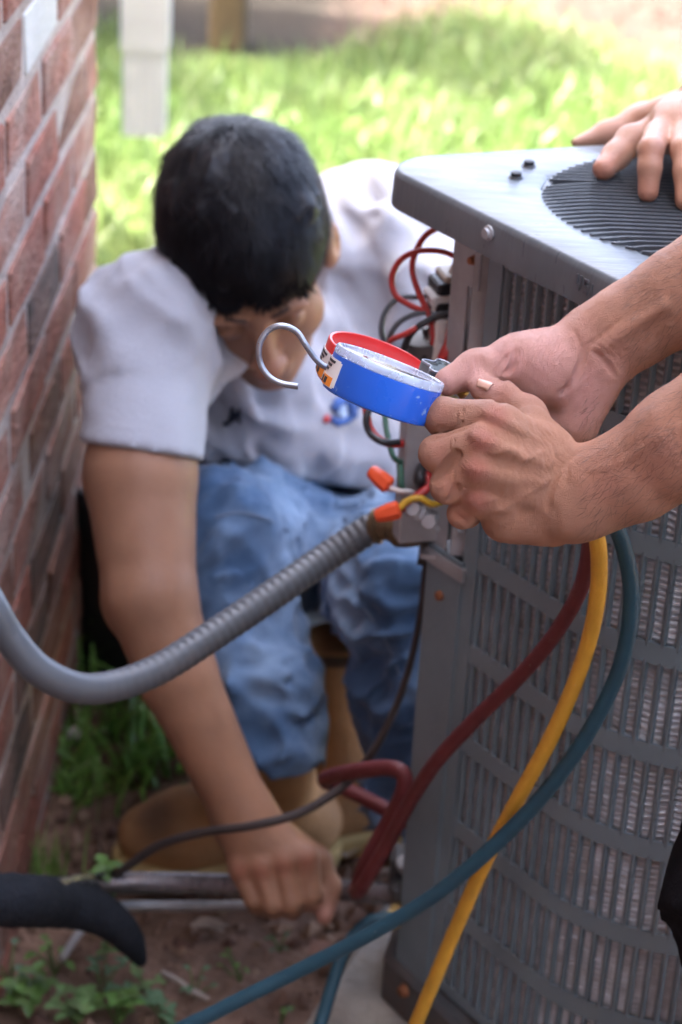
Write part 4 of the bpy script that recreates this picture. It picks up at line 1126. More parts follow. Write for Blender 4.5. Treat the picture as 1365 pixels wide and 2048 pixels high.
# -- right hand (far), palm towards us
wB = P(1198, 692, 1.438)
FT.cone(wB, P(1150, 728, 1.442), .0290, .028, .008, flat=(_F, .74))
FT.ell(P(1088, 738, 1.432), (.030, .0265, .019), [unit(_R * .9 + _U * .35), unit(_U * .9 - _R * .35), _F], .012)   # thenar
FT.cone(P(1194, 742, 1.436), P(1150, 848, 1.445), .0190, .0168, .010)                    # hypothenar
FT.cone(P(1160, 760, 1.448), P(1060, 850, 1.462), .026, .023, .010, flat=(_F, .6))        # palm
mcB = PL([(1020, 815, 1.455), (1035, 862, 1.456), (1062, 900, 1.458), (1098, 925, 1.462)])
for q in mcB: FT.cone(P(1150, 790, 1.455), q, .016, .0118, .012)
pB = PL([(930, 840, 1.462), (945, 888, 1.464), (975, 930, 1.465), (1020, 962, 1.466)])
tB = PL([(915, 838, 1.438), (928, 880, 1.440), (955, 918, 1.442), (1000, 945, 1.444)])
tB2 = PL([(945, 830, 1.418), (955, 872, 1.420), (980, 905, 1.420), (1020, 930, 1.424)])
for i in range(4): FT.chain([mcB[i], pB[i], tB[i], tB2[i]], (.0112, .0100, .009, .008), .003, .002)
tb = PL([(1085, 725, 1.430), (1036, 718, 1.426), (952, 739, 1.418), (897, 763, 1.412)])
FT.chain(tb, (.0185, .0160, .0118, .0096), .008, .010)
FT.ell(tb[2] + _U * .001, (.0122, .0118, .0112), [_R, _U, _F], .005)
# palm creases
for pts, r in (([(1100, 805), (1140, 770), (1165, 720)], .0013), ([(1165, 715), (1180, 690)], .0011), ([(1003, 760), (1022, 735), (1034, 700)], .0011), ([(1012, 752), (1030, 720)], .0008), ([(995, 745), (1010, 715)], .0008), ([(1195, 708), (1230, 745)], .0010), ([(1160, 665), (1200, 712)], .0010)):
    q = [P(x, y, 1.438) for x, y in pts]
    for a, b in zip(q[:-1], q[1:]):                  # grooves cut into the surface the camera ray meets
        FT.cone(a - _F * .020, b - _F * .020, .0000, .0000, .0005, sign=-1) if False else None
# forearm (right)
fb = PL([(1198, 692, 1.438), (1255, 655, 1.434), (1365, 592, 1.426), (1490, 515, 1.420)])
for a, b, r0, r1 in zip(fb[:-1], fb[1:], (.0290, .0294, .0330), (.0294, .0330, .038)): FT.cone(a, b, r0, r1, .006, flat=(_F, .84))
FT.cone(P(1210, 690, 1.414), P(1330, 612, 1.401), .0020, .0022, .008)                    # tendon
# carve palm creases along the actual surface
VT, QT = FT.mesh(1)
def proj(V):
    r = V - CAM; dz = r @ _F; return 682.5 + FPX * (r @ _R) / dz, 1024 - FPX * (r @ _U) / dz, dz
def vnormals(V, Q):
    n = np.cross(V[Q[:, 2]] - V[Q[:, 0]], V[Q[:, 3]] - V[Q[:, 1]]); out = np.zeros_like(V)
    for i in range(4):
        for d in range(3): out[:, d] += np.bincount(Q[:, i], n[:, d], len(V))
    return out / np.maximum(np.linalg.norm(out, axis=1), 1e-12)[:, None]
def wrinkle(V, Q):
    """skin relief: fine folds across the back of the hand and wrist, lines over the ball of the thumb, veins"""
    N_ = vnormals(V, Q); x, y, dz = proj(V); w = vnoise(V * 90, 5); w2 = vnoise(V * 260, 6); w3 = vnoise(V * 45, 7); disp = (w2 - .5) * .00022 + (w - .5) * .0006
    def blob(cx, cy, rx, ry): return np.exp(-((x - cx) / rx) ** 2 - ((y - cy) / ry) ** 2)
    A = dz < 1.40
    def lines(dx, dy, lam, wob, seed):
        u = (x * dx + y * dy) / lam + wob * (vnoise(V * 120, seed) - .5); return np.clip(1 - np.abs((u % 1) - .5) * 3.2, 0, 1)
    disp -= A * blob(1100, 925, 46, 75) * lines(.85, -.5, 9, 2.2, 11) * .00042
    disp -= A * blob(1050, 880, 60, 60) * lines(.8, -.6, 10, 2.4, 12) * .00028
    disp -= A * blob(1000, 950, 70, 90) * lines(.75, .65, 12, 2.6, 13) * .00020
    for px, py in ((884, 831), (877, 907), (898, 972)): disp -= A * blob(px + 14, py - 4, 14, 26) * lines(1, -.15, 7.5, 1.2, 14) * .00040
    for px, py in ((966, 822), (944, 868), (936, 931), (936, 996)): disp -= A * blob(px, py, 18, 16) * lines(.7, -.7, 7, 1.6, 15) * .0003
    disp -= A * blob(1006, 792, 14, 22) * lines(.9, .4, 7, 1.2, 16) * .0004
    B = ~A
    disp -= B * blob(1075, 715, 70, 70) * lines(.96, .25, 11, 2.0, 17) * .00032
    disp -= B * blob(1165, 800, 50, 70) * lines(.9, .4, 14, 2.4, 18) * .0002
    disp -= B * blob(1215, 700, 40, 60) * lines(.75, -.6, 15, 2.2, 19) * .0003
    disp -= B * blob(945, 740, 26, 30) * lines(.97, -.2, 9, 1.4, 20) * .0003
    # veins and tendons on the back of the near hand
    def vein(pts, wd, hgt):
        q = spline([(a, b, 0) for a, b in pts], 6)[:, :2]; d2 = np.full(len(V), 1e9)
        for a, b in q: d2 = np.minimum(d2, (x - a) ** 2 + (y - b) ** 2)
        return A * hgt * np.exp(-d2 / wd ** 2)
    disp += vein([(1085, 905), (1048, 918), (1020, 900), (985, 905)], 7, .0009) + vein([(1048, 918), (1022, 948), (1005, 985), (975, 1000)], 7, .0009) + vein([(1100, 960), (1060, 985), (1020, 1010), (985, 1030)], 7, .0007)
    disp += vein([(970, 825), (1020, 850), (1075, 880)], 11, .0012) + vein([(950, 872), (1010, 895), (1080, 925)], 11, .0012) + vein([(940, 935), (1000, 945), (1080, 965)], 11, .0010) + vein([(940, 998), (1000, 1000), (1070, 1010)], 10, .0008)
    disp += vein([(1185, 940), (1240, 925), (1300, 890), (1365, 850)], 9, .0006)
    return V + N_ * disp[:, None] * 1.35
def depth_map(V, pts):
    """depth of the nearest body vertex under each photo pixel"""
    r = V - CAM; dz = r @ _F; x = 682.5 + FPX * (r @ _R) / dz; y = 1024 - FPX * (r @ _U) / dz; out = []
    for px, py in pts:
        m = (np.abs(x - px) < 7) & (np.abs(y - py) < 7); out.append(dz[m].min() if m.any() else 1.42)
    return out
for pts, r in (([(1095, 805), (1122, 788), (1145, 765), (1160, 735), (1166, 712)], .0016), ([(1166, 712), (1178, 690), (1200, 672), (1240, 640)], .0012), ([(1000, 762), (1014, 748), (1026, 728), (1034, 700)], .0014), ([(1010, 758), (1020, 742), (1029, 722)], .0010),
               ([(996, 748), (1006, 730), (1014, 712)], .0010), ([(1190, 705), (1212, 725), (1232, 752)], .0012), ([(1145, 655), (1160, 690), (1164, 712)], .0010), ([(960, 712), (965, 735), (962, 755)], .0007), ([(950, 714), (955, 735), (953, 752)], .0006),
               ([(1095, 860), (1110, 900), (1112, 940), (1100, 985)], .0008), ([(1122, 880), (1135, 920), (1132, 970)], .0008), ([(1080, 870), (1092, 905), (1090, 945)], .0006), ([(1060, 868), (1070, 900)], .0006), ([(1110, 1020), (1112, 1055)], .0006),
               ([(990, 792), (996, 806)], .0008), ([(1000, 790), (1004, 806)], .0008), ([(1155, 900), (1132, 920), (1112, 950), (1098, 985), (1096, 1020)], .0017), ([(1140, 900), (1118, 922), (1100, 948)], .0010),
               ([(860, 874), (880, 869), (908, 858), (936, 848)], .0022), ([(866, 957), (884, 942), (902, 922), (914, 908)], .0022), ([(893, 1008), (906, 994), (914, 978)], .0018), ([(905, 1022), (930, 1044), (940, 1058)], .0010),
               ([(893, 930), (888, 942), (880, 952)], .0011), ([(900, 925), (898, 938)], .0009), ([(870, 862), (884, 858), (898, 866)], .0010), ([(1060, 822), (1075, 838), (1100, 850)], .0008), ([(1127, 880), (1140, 905)], .0009)):
    dp = depth_map(VT, pts); q = [P(x, y, d) for (x, y), d in zip(pts, dp)]; q = spline(q, 4)
    for a, b in zip(q[:-1], q[1:]): FT.cone(a, b, r * 1.15, r * 1.15, .0022, sign=-1)
VT, QT = FT.mesh(1)
VT, QT = largest(VT, QT); VT = wrinkle(VT, QT)
print('hand field', FT.n, len(VT))
palm = near(VT, [(P(1088, 735, 1.42), .034, 1), (P(1165, 795, 1.42), .034, 1), (P(1020, 722, 1.41), .022, 1), (P(940, 745, 1.405), .020, .9), (P(890, 760, 1.40), .014, 1), (P(1060, 830, 1.44), .03, 1), (P(968, 775, 1.39), .012, .7)])
flush = near(VT, [(m_ + bk * .012, .0085, .85) for m_ in mcp] + [(p_ + bk * .009, .007, .45) for p_ in pip] + [(P(1300, 930, 1.30), .03, .35), (P(1215, 965, 1.325), .018, .3), (P(1040, 740, 1.405), .008, .6), (P(1003, 790, 1.385), .008, .4)])
# -- the rest of the technician, to the right of the frame
elA, elB = P(1800, 640, 1.30), P(1800, 345, 1.40)
shA, shB = elA + np.array([.24, -.06, .17]), elB + np.array([.22, .10, .14])
neckT = (shA + shB) / 2 + np.array([.02, 0, .05]); hipA = np.array([.70, .98, .72]); hipB = np.array([.72, 1.20, .72])
knA, knB = np.array([.50, .86, .44]), P(1552, 1760, 1.50)
anA, anB = np.array([.60, .84, .09]), P(1535, 2240, 1.56)
FTc = Field((.18, .80, .60), (.95, 1.70, 1.55), .007)
FTc.cone(fa[-1], elA, .040, .042, .02); FTc.cone(elA, shA, .042, .052, .02); FTc.cone(fb[-1], elB, .037, .041, .02); FTc.cone(elB, shB, .041, .052, .02)
FTc.cone(shA, shB, .05, .05, .02); FTc.cone((shA + shB) / 2, neckT, .055, .055, .02); FTc.cone(neckT - (0, 0, .06), neckT + (-.03, 0, .09), .058, .055, .02)
head(FTc, neckT + np.array([-.07, .0, .15]), [0, -1., 0], unit([-.8, 0, -.6]), unit([-.6, 0, .8]))
Vc, Qc = FTc.mesh(1)
attr0 = np.zeros(len(Vc))
obj('body', (np.vstack([VT, Vc]), np.vstack([QT, Qc + len(VT)])), m_skin_t, tech, smooth=True, attr={'flush': np.concatenate([flush, attr0]), 'palm': np.concatenate([palm, attr0])})
x_, y_, d_ = proj(VT); N_ = vnormals(VT, QT); g_ = np.random.default_rng(77)
sel = np.flatnonzero((x_ > 1165) & (x_ < 1420) & ((N_ @ _F) < .25) & ~((y_ < 790) & (x_ < 1255))); sel = g_.choice(sel, 1500, replace=False)
pb_ = VT[sel]; nb_ = N_[sel]; gr_ = unit(_R * -.75 - _U * .65) + g_.normal(0, .35, (len(sel), 3)); gr_ -= nb_ * (gr_ * nb_).sum(1)[:, None]; gr_ /= np.linalg.norm(gr_, axis=1)[:, None]
Lh = g_.uniform(.004, .010, len(sel))[:, None]; sd_ = np.cross(nb_, gr_) * .00007
q0, q1, q2 = pb_, pb_ + gr_ * Lh * .5 + nb_ * Lh * .28, pb_ + gr_ * Lh + nb_ * Lh * .38
Vh = np.stack([q0 - sd_, q0 + sd_, q1 - sd_ * .8, q1 + sd_ * .8, q2 - sd_ * .3, q2 + sd_ * .3], 1).reshape(-1, 3); k_ = np.arange(len(sel)) * 6
obj('arm_hair', (Vh, np.concatenate([np.stack([k_, k_ + 1, k_ + 3, k_ + 2], 1), np.stack([k_ + 2, k_ + 3, k_ + 5, k_ + 4], 1)])), mat('arm_hair', (.05, .03, .02), rough=.5), tech)
def nail_at(px, py, tipxy, backxy, d, out=None, L=.011, W=.009, par=tech, V=VT, lift=.0012):
    t_, b_ = depth_map(V, [tipxy, backxy]); a, b = P(*tipxy, t_), P(*backxy, b_); return nail(par, a, b - a, out if out is not None else -_F, L, W, lift)
nail_at(0, 0, (958, 756), (992, 772), 0, out=_U * .8 + _R * .25 - _F * .75, L=.0105, W=.0082, lift=.0003)
m_navy = mat('technician_shirt', (0.05, 0.06, 0.085), rough=.9, var=.1); m_blackcloth = mat('black_trousers', (0.010, 0.010, 0.012), rough=.92, var=.25, scale=40, bump=.001, bscale=500, spec=.1)
def cloth(name, Fd, m, parent, fold=.004, seed=0, smooth=2, dirs=None):
    r = np.random.default_rng(seed)
    Fd.folds(fold, dirs or [(r.normal(size=3), 14, 1), (r.normal(size=3), 22, .8)], seed)
    return obj(name, Fd.mesh(smooth), m, parent, smooth=True)
Fs = Field((.30, .75, .62), (.98, 1.62, 1.42), .008)
Fs.cone(shA, shA * .45 + elA * .55, .068, .060, .03); Fs.cone(shB, shB * .45 + elB * .55, .068, .060, .03); Fs.cone(shA, shB, .085, .085, .05)
Fs.cone((shA + shB) / 2 + (.02, 0, -.05), (hipA + hipB) / 2 + (0, 0, .08), .135, .14, .05)
cloth('shirt', Fs, m_navy, tech, .004, 3)
Fp = Field((.18, .70, .05), (.95, 1.42, .92), .006)
for h_, k_, a_ in ((hipA, knA, anA), (hipB, knB, anB)):
    Fp.cone(h_, k_, .092, .070, .03); Fp.cone(k_, a_, .068, .058, .03)
Fp.cone(hipA, hipB, .115, .115, .05)
cloth('trousers', Fp, m_blackcloth, tech, .011, 5, dirs=[((1, .1, .3), 16, 1.2), ((1, .3, -.4), 24, .8)])
m_bootk = mat('black_boot', (.02, .018, .017), rough=.6)
for a_ in (anA, anB):
    Fb = Field(a_ + (-.26, -.10, -.16), a_ + (.10, .10, .12), .006); g0_ = np.array([a_[0], a_[1], .045])
    Fb.cone(a_, g0_, .052, .05, .02); Fb.cone(g0_, g0_ + np.array([-.17, .02, -.004]), .048, .042, .02, flat=((0, 0, 1), .85)); Fb.clip(g0_ * (1, 1, 0) + (0, 0, .001), (0, 0, -1))
    obj('boot', Fb.mesh(1), m_bootk, tech, smooth=True)
O_ = neckT + np.array([-.07, .0, .15]); obj('hair', hair_shell(O_, [0, -1., 0], unit([-.8, 0, -.6]), unit([-.6, 0, .8]), 1, .006, seed=4), m_hair, tech, smooth=True)

# ------------------------------------------------------------------ the kneeling worker
man = empty('person', 'worker in white T-shirt and jeans crouching to grip the copper pipe', 'person')
m_skin_m = skin_mat('skin_worker', (0.30, 0.152, 0.088), (0.29, 0.09, 0.055), (0.50, 0.25, 0.20))
S_, E_, W_ = P(304, 660, 2.005), P(300, 1190, 1.94), P(492, 1640, 1.955)
dn = unit(.18 * _R - .98 * _U); cc = -_F
hf, hu = unit(.52 * cc + .854 * dn), unit(.854 * cc - .52 * dn); hx = np.cross(hf, hu)
if hx @ _R < 0: hx = -hx
HO = P(500, 520, 2.03); HS = .95
pts_ = np.array([S_, E_, W_, HO, P(905, 640, 2.25), P(620, 1850, 2.05), P(430, 1850, 1.95)])
FM = Field(np.minimum(pts_.min(0), HO - .17) - .06, np.maximum(pts_.max(0), HO + .17) + .05, .003)
FM.cone(S_, P(281, 950, 1.96), .042, .0525, .008); FM.cone(P(281, 950, 1.96), E_, .0525, .0425, .008)
FM.cone(E_, P(352, 1345, 1.945), .0425, .0365, .010); FM.cone(P(352, 1345, 1.945), W_, .0365, .0272, .010)
FM.ell(P(258, 1205, 1.955), (.024, .030, .026), [_R, _U, _F], .012)                        # elbow point
# fist round the pipe
mM = PL([(614, 1719, 1.945), (568, 1727, 1.940), (523, 1738, 1.940), (481, 1738, 1.945)])
pM = PL([(622, 1788, 1.945), (582, 1802, 1.938), (545, 1806, 1.938), (508, 1798, 1.944)])
dM = PL([(622, 1803, 1.985), (585, 1818, 1.985), (548, 1820, 1.985), (512, 1812, 1.985)])
tM = PL([(618, 1775, 2.02), (580, 1785, 2.022), (545, 1785, 2.022), (510, 1780, 2.02)])
for q in mM: FM.cone(W_ + (P(490, 1665, 1.95) - W_) * .4, q, .022, .0120, .008)
FM.cone(W_, P(545, 1690, 1.96), .0268, .022, .02, flat=(_F, .8))
for i in range(3): FM.cone(mM[i] + _U * .006, mM[i + 1] + _U * .006, .011, .011, .006)
for i in (0, 3, 2, 1): FM.chain([mM[i], pM[i], dM[i], tM[i]], [(.0122, .0108, .0095, .009), (.0125, .0110, .0098, .009), (.0118, .0102, .009, .0085), (.0108, .0092, .0082, .0075)][i], .004, .0015)
for q in mM: FM.ell(q - _F * .0055 + _U * .003, (.0085, .0085, .0085), k=.006)
tm = PL([(560, 1675, 1.975), (635, 1722, 1.975), (662, 1775, 1.972), (650, 1830, 1.965)])
FM.chain(tm, (.018, .0135, .0105, .0092), .006, .008)
# head, neck, hidden left arm
FM.cone(HO - .04 * hf - .07 * hu, P(510, 640, 2.29), .058, .066, .03)
head(FM, HO, hx, hf, hu, HS)
FM.cone(P(750, 500, 2.27), P(905, 640, 2.22), .052, .044, .02); FM.cone(P(905, 640, 2.22), P(1010, 760, 2.18), .043, .034, .02)
FM.cone(S_, P(510, 640, 2.29), .042, .060, .02); FM.cone(P(510, 640, 2.29), P(750, 500, 2.27), .060, .05, .02)
VM, QM = FM.mesh(1)
for pts, r in (([(594, 1738), (598, 1765), (603, 1800)], .0022), ([(548, 1745), (556, 1775), (562, 1812)], .0022), ([(504, 1752), (514, 1780), (525, 1810)], .0022), ([(640, 1735), (632, 1760), (634, 1790)], .002)):
    q = spline([P(x, y, d) for (x, y), d in zip(pts, depth_map(VM, pts))], 4)
    for a, b in zip(q[:-1], q[1:]): FM.cone(a, b, r, r, .002, sign=-1)
VM, QM = largest(*FM.mesh(1))
flM = near(VM, [(q - _F * .012, .010, .6) for q in mM] + [(HO + .115 * hf - .035 * hu, .022, .45)])
palmM = near(VM, [(tm[3], .016, .8)])
body_m = obj('body', (VM, QM), m_skin_m, man, smooth=True, attr={'flush': flM, 'palm': palmM})
obj('hair', hair_shell(HO, hx, hf, hu, HS, .003, thick=.0085, seed=9), m_hair, man, smooth=True)
m_strand = mat('hair_strand', (0.0075, 0.0072, 0.0088), rough=.42, var=.3, scale=60, spec=.16, rvar=.05)
obj('hair_strands', strands(HO, hx, hf, hu, HS, 28000, 5, (.014, .034), .0006), m_strand, man, smooth=True)
g_ = np.random.default_rng(21); nf = 900; fx = g_.uniform(-.054, .050, nf); fz = .058 - .18 * (fx / .066) ** 2 * .12 + g_.normal(0, .004, nf); fy = .088 * np.sqrt(np.clip(1 - (fx / .090) ** 2, 0, 1)) + g_.normal(-.003, .002, nf)
fl_ = g_.uniform(.008, .026, nf) * (1 + .5 * np.sin(fx * 150)); fd = np.stack([g_.normal(.12, .35, nf), g_.uniform(.05, .3, nf), -np.ones(nf)], 1); fd /= np.linalg.norm(fd, axis=1)[:, None]
p0_ = np.stack([fx, fy, fz], 1); p1_ = p0_ + fd * fl_[:, None] * .5 + [0, .003, 0]; p2_ = p0_ + fd * fl_[:, None]; sw = np.array([.0006, 0, 0])
Vf = np.stack([p0_ - sw, p0_ + sw, p1_ - sw, p1_ + sw, p2_ - sw * .2, p2_ + sw * .2], 1).reshape(-1, 3); Vf = HO + HS * (Vf[:, :1] * hx + Vf[:, 1:2] * hf + Vf[:, 2:3] * hu); k_ = np.arange(nf) * 6
obj('fringe', (Vf, np.concatenate([np.stack([k_, k_ + 1, k_ + 3, k_ + 2], 1), np.stack([k_ + 2, k_ + 3, k_ + 5, k_ + 4], 1)])), m_strand, man)
# brows
m_brow = mat('eyebrow', (.04, .026, .02), rough=.7)
for g in (-1, 1):
    q = [HO + HS * (hx * g * a + hf * b + hu * c) for a, b, c in ((.012, .0915, .021), (.028, .0905, .027), (.046, .0785, .024), (.053, .069, .017))]
    obj('eyebrow', tube(spline(q, 5), [.0008] + [.0018] * 13 + [.0012, .0008], 6), m_brow, man, smooth=True)
# T-shirt
m_shirt = mat('white_t_shirt', (0.40, 0.407, 0.445), rough=.9, var=.05, scale=14, bump=.0012, bscale=500, sheen=.3, col2=(.36, .36, .385), mixlo=.45, mixhi=.8, spec=.2)
SR, SLh = P(304, 655, 2.005), P(752, 482, 2.27)
Fs = Field(np.minimum.reduce([SR, P(150, 950, 2.0), P(650, 1100, 2.4)]) - .12, np.maximum.reduce([P(930, 660, 2.3), P(700, 400, 2.45)]) + (.14, .14, .20), .0042)
Fs.cone(SR, P(500, 600, 2.34), .060, .078, .02); Fs.cone(P(500, 600, 2.34), SLh, .078, .072, .02)
Fs.cone(SLh, P(890, 640, 2.24), .072, .066, .02)
Fs.cone(P(465, 800, 2.25), P(720, 730, 2.35), .092, .115, .03); Fs.cone(P(500, 800, 2.24), P(640, 960, 2.34), .105, .115, .03); Fs.cone(P(700, 780, 2.32), P(790, 960, 2.34), .115, .115, .03)
Fs.cone(P(520, 660, 2.32), P(680, 1030, 2.45), .13, .13, .03)
Fs.folds(.015, [(_R * .8 - _U * .6, 20, 1.0), (_R * .3 - _U * .9, 15, 1.0), (_U * .8 + _R * .7, 24, .7), (_R * .5 - _U * .8, 38, .7)], 12)
Fs.cone(SR, P(280, 915, 1.962), .0600, .0575, .03)
Fs.folds(.0035, [(_R * .8 - _U * .6, 22, 1.0), (_R * .9 + _U * .2, 30, .8)], 31)
Fs.clip(P(273, 902, 1.962), np.cross(P(392, 920, 1.95) - P(155, 884, 1.97), _F) * (1 if np.cross(P(392, 920, 1.95) - P(155, 884, 1.97), _F)[2] < 0 else -1))
shirt = obj('t_shirt', Fs.mesh(2), m_shirt, man, smooth=True)
dg = bpy.context.evaluated_depsgraph_get(); dg.update()
bv = BVHTree.FromPolygons([v.co[:] for v in shirt.data.vertices], [p.vertices[:] for p in shirt.data.polygons])
def on_shirt(px, py, off=.0015):
    h = bv.ray_cast(Vector(CAM), Vector(unit(ray(px, py)))); p = np.array(h[0]) if h[0] is not None else P(px, py, 2.12); return p - unit(ray(px, py)) * off
m_thread = mat('dark_thread', (.02, .022, .035), rough=.8); m_tblue = mat('blue_print', (.06, .13, .36), rough=.85); m_tred = mat('red_print', (.5, .06, .06), rough=.85); m_tpale = mat('pale_blue_print', (.42, .52, .66), rough=.85)
def stitch(pts, r, m, name='embroidery'): return obj(name, tube([on_shirt(*q) for q in pts], r, 6), m, man, smooth=True)
stitch([(447, 846), (455, 849), (462, 842), (464, 828), (466, 816)], .0024, m_thread); stitch([(466, 818), (476, 836), (482, 846)], .0018, m_thread); stitch([(468, 838), (474, 826), (480, 818), (481, 830)], .0024, m_thread); stitch([(458, 836), (472, 840)], .0022, m_thread)
stitch([(668, 822), (676, 806), (690, 798), (706, 800), (716, 808)], .0055, m_tblue, 'logo'); stitch([(664, 838), (676, 846), (694, 840), (712, 828)], .0040, m_tblue, 'logo'); stitch([(700, 806), (706, 818), (702, 832)], .0060, m_tblue, 'logo')
stitch([(672, 830), (682, 818), (690, 812)], .0042, m_tpale, 'logo'); stitch([(680, 836), (692, 826)], .0036, m_tpale, 'logo'); stitch([(650, 836), (655, 840)], .0048, m_tred, 'logo'); stitch([(716, 806), (724, 802)], .004, m_tred, 'logo')
# jeans
m_jean = mat('denim', (0.058, 0.112, 0.205), rough=.9, var=.16, scale=26, bump=.0012, bscale=600, col2=(0.20, 0.285, 0.40), mixlo=.40, mixhi=.64, sheen=.2, spec=.2)
kR, kL = P(456, 1082, 2.09), P(806, 1172, 2.05)
_q = np.array([kR, kL, P(548, 1452, 2.045), P(808, 1575, 2.06), P(690, 1150, 2.40), P(760, 1150, 2.42)])
Fj = Field(_q.min(0) - .14, _q.max(0) + .14, .0042)
Fj.cone(P(640, 1075, 2.42), kR, .088, .067, .02); Fj.cone(kR, P(548, 1452, 2.06), .060, .046, .02)
Fj.cone(P(530, 1370, 2.06), P(548, 1452, 2.06), .046, .049, .01)
Fj.cone(P(740, 1090, 2.42), kL, .086, .066, .02); Fj.cone(kL, P(822, 1575, 2.08), .061, .046, .02)
Fj.cone(P(660, 1110, 2.44), P(740, 1110, 2.46), .110, .110, .03)
hem_ = P(548, 1482, 2.03)
Fj.cone(P(385, 1228, 1.985), P(650, 1285, 2.04), .016, .020, .035, sign=-1); Fj.cone(P(560, 1240, 2.02), P(720, 1300, 2.09), .018, .018, .03, sign=-1)
Fj.cone(P(440, 1345, 1.985), P(640, 1330, 2.02), .006, .006, .02, sign=-1); Fj.cone(P(700, 1330, 2.02), P(870, 1300, 2.0), .006, .006, .02, sign=-1)
Fj.folds(.0125, [((1, .2, .3), 38, .9), ((.7, .2, -.7), 32, .9), ((.3, .3, -1), 20, .8), ((1, 0, .8), 55, .5)], 6)
sl = Fj.sub(P(400, 1500, 1.9) - .15, P(660, 1480, 2.2) + .06); X, Y, Z = Fj.grid(sl); m2 = X < P(650, 1480, 2.05)[0]
Fj.f[sl] = np.where(m2, np.maximum(Fj.f[sl], -(Z - hem_[2])), Fj.f[sl])
jeans = obj('jeans', Fj.mesh(1), m_jean, man, smooth=True)
bj = BVHTree.FromPolygons([v.co[:] for v in jeans.data.vertices], [p.vertices[:] for p in jeans.data.polygons])
def on_j(px, py, off=.0006):
    h = bj.ray_cast(Vector(CAM), Vector(unit(ray(px, py)))); p = np.array(h[0]) if h[0] is not None else P(px, py, 2.05); return p - unit(ray(px, py)) * off
m_stitch = mat('seam_thread', (.17, .22, .30), rough=.9)
for pts in ([(430, 1035), (480, 1025), (540, 1040), (600, 1078)], [(680, 1180), (730, 1220), (770, 1280), (800, 1350)]):
    obj('seam', tube(spline([on_j(*q) for q in pts], 5), .0011, 6), m_stitch, man)
# boots
m_tan = mat('tan_leather', (0.43, 0.22, 0.088), rough=.75, var=.2, scale=24, bump=.0012, bscale=220, col2=(.28, .14, .06), mixlo=.46, mixhi=.75, attr='flush', acol=(.06, .032, .022))
m_sole = mat('boot_sole', (0.45, 0.31, 0.12), rough=.8, var=.15)
m_collar = mat('boot_collar', (.12, .07, .04), rough=.8); m_lace = mat('boot_lace', (.30, .21, .09), rough=.9)
def boot(top, ank, toe, r_top, r_an, r_toe, stain=None):
    top, ank, toe = map(np.array, (top, ank, toe)); lo = np.minimum.reduce([top, ank, toe]) - .08; hi = np.maximum.reduce([top, ank, toe]) + .08
    Fb = Field(lo, hi, .0038); d = unit((toe - ank) * (1, 1, 0)); L_ = np.linalg.norm((toe - ank)[:2])
    heel = ank * (1, 1, 0) - d * .028 + (0, 0, .052); ball = ank * (1, 1, 0) + d * L_ * .72 + (0, 0, .046); te = toe * (1, 1, 0) + (0, 0, .044)
    Fb.cone(top, ank, r_top, r_an, .02); Fb.cone(ank, heel, r_an, .038, .03); Fb.cone(ank + d * .02, ball, .042, .036, .02); Fb.cone(ball, te, .037, r_toe, .03, flat=((0, 0, 1), .92)); Fb.cone(heel, ball, .036, .040, .02)
    Fb.clip((0, 0, .022), (0, 0, -1)); Fb.clip(top, top - ank)
    V, Q = Fb.mesh(1); st = near(V, stain) if stain else np.zeros(len(V))
    o = obj('boot', (V, Q), m_tan, man, smooth=True, attr={'flush': st})
    Fk = Field(lo - (0, 0, .05), hi, .004); Fk.cone(heel * (1, 1, 0) + (0, 0, .015), ball * (1, 1, 0) + (0, 0, .015), .043, .047, .01); Fk.cone(ball * (1, 1, 0) + (0, 0, .015), te * (1, 1, 0) + (0, 0, .015), .047, r_toe + .006, .01); Fk.clip((0, 0, .026), (0, 0, 1)); Fk.clip((0, 0, -.004), (0, 0, -1))
    obj('sole', Fk.mesh(1), m_sole, o, smooth=40)
    u_ = unit(top - ank); s_ = unit(np.cross(u_, d))
    obj('collar', tube([top - u_ * .012 + (r_top + .001) * (math.cos(q) * d + math.sin(q) * s_) for q in np.linspace(0, 2 * math.pi, 25)], .006, 8, cap=False), m_collar, o, smooth=True)
    for k in range(5):
        c_ = ank + u_ * (.015 + .018 * k) + d * (.045 + .006 * (4 - k)); obj('lace', tube(spline([c_ - s_ * .022 - d * .012, c_ + d * .002, c_ + s_ * .022 - d * .012], 4), .0022, 6), m_lace, o, smooth=True)
    return o
aR = G(556, 1610, .07); b1 = boot(P(550, 1450, 2.06), aR, G(298, 1690, .03), .040, .041, .033, [(G(318, 1640, .07), .028, .9), (G(290, 1672, .05), .02, .8)])
aL = G(700, 1560, .07); b2 = boot(aL + np.array([-.02, .02, .165]), aL, G(800, 1600, .03), .046, .043, .036)

# ------------------------------------------------------------------ third person: a hand on the fan grille
p3 = empty('person', 'bystander behind the unit resting one hand on the fan grille', 'person')
m_skin_3 = skin_mat('skin_bystander', (0.38, 0.20, 0.13), (0.40, 0.13, 0.09), (0.55, 0.30, 0.24))
zt = ZT + .0105
i_t, m_t, r_t, t_t = G(1297, 384, zt), G(1372, 402, zt), G(1440, 390, zt), G(1208, 338, zt)
i_p, m_p, r_p = G(1302, 300, zt + .028), G(1368, 300, zt + .030), G(1432, 305, zt + .028)
i_m, m_m, r_m, k_m = G(1316, 270, zt + .028), G(1366, 258, zt + .031), G(1418, 262, zt + .027), G(1464, 272, zt + .020)
w3 = G(1435, 205, zt + .036); el3 = w3 + np.array([.20, .08, .10])
F3 = Field(np.minimum.reduce([i_t, t_t, r_t]) - (.05, .04, .03), np.maximum.reduce([w3, k_m, m_m]) + (.09, .08, .06), .0022)
for q in (i_m, m_m, r_m, k_m): F3.cone(w3, q, .020, .0112, .012)
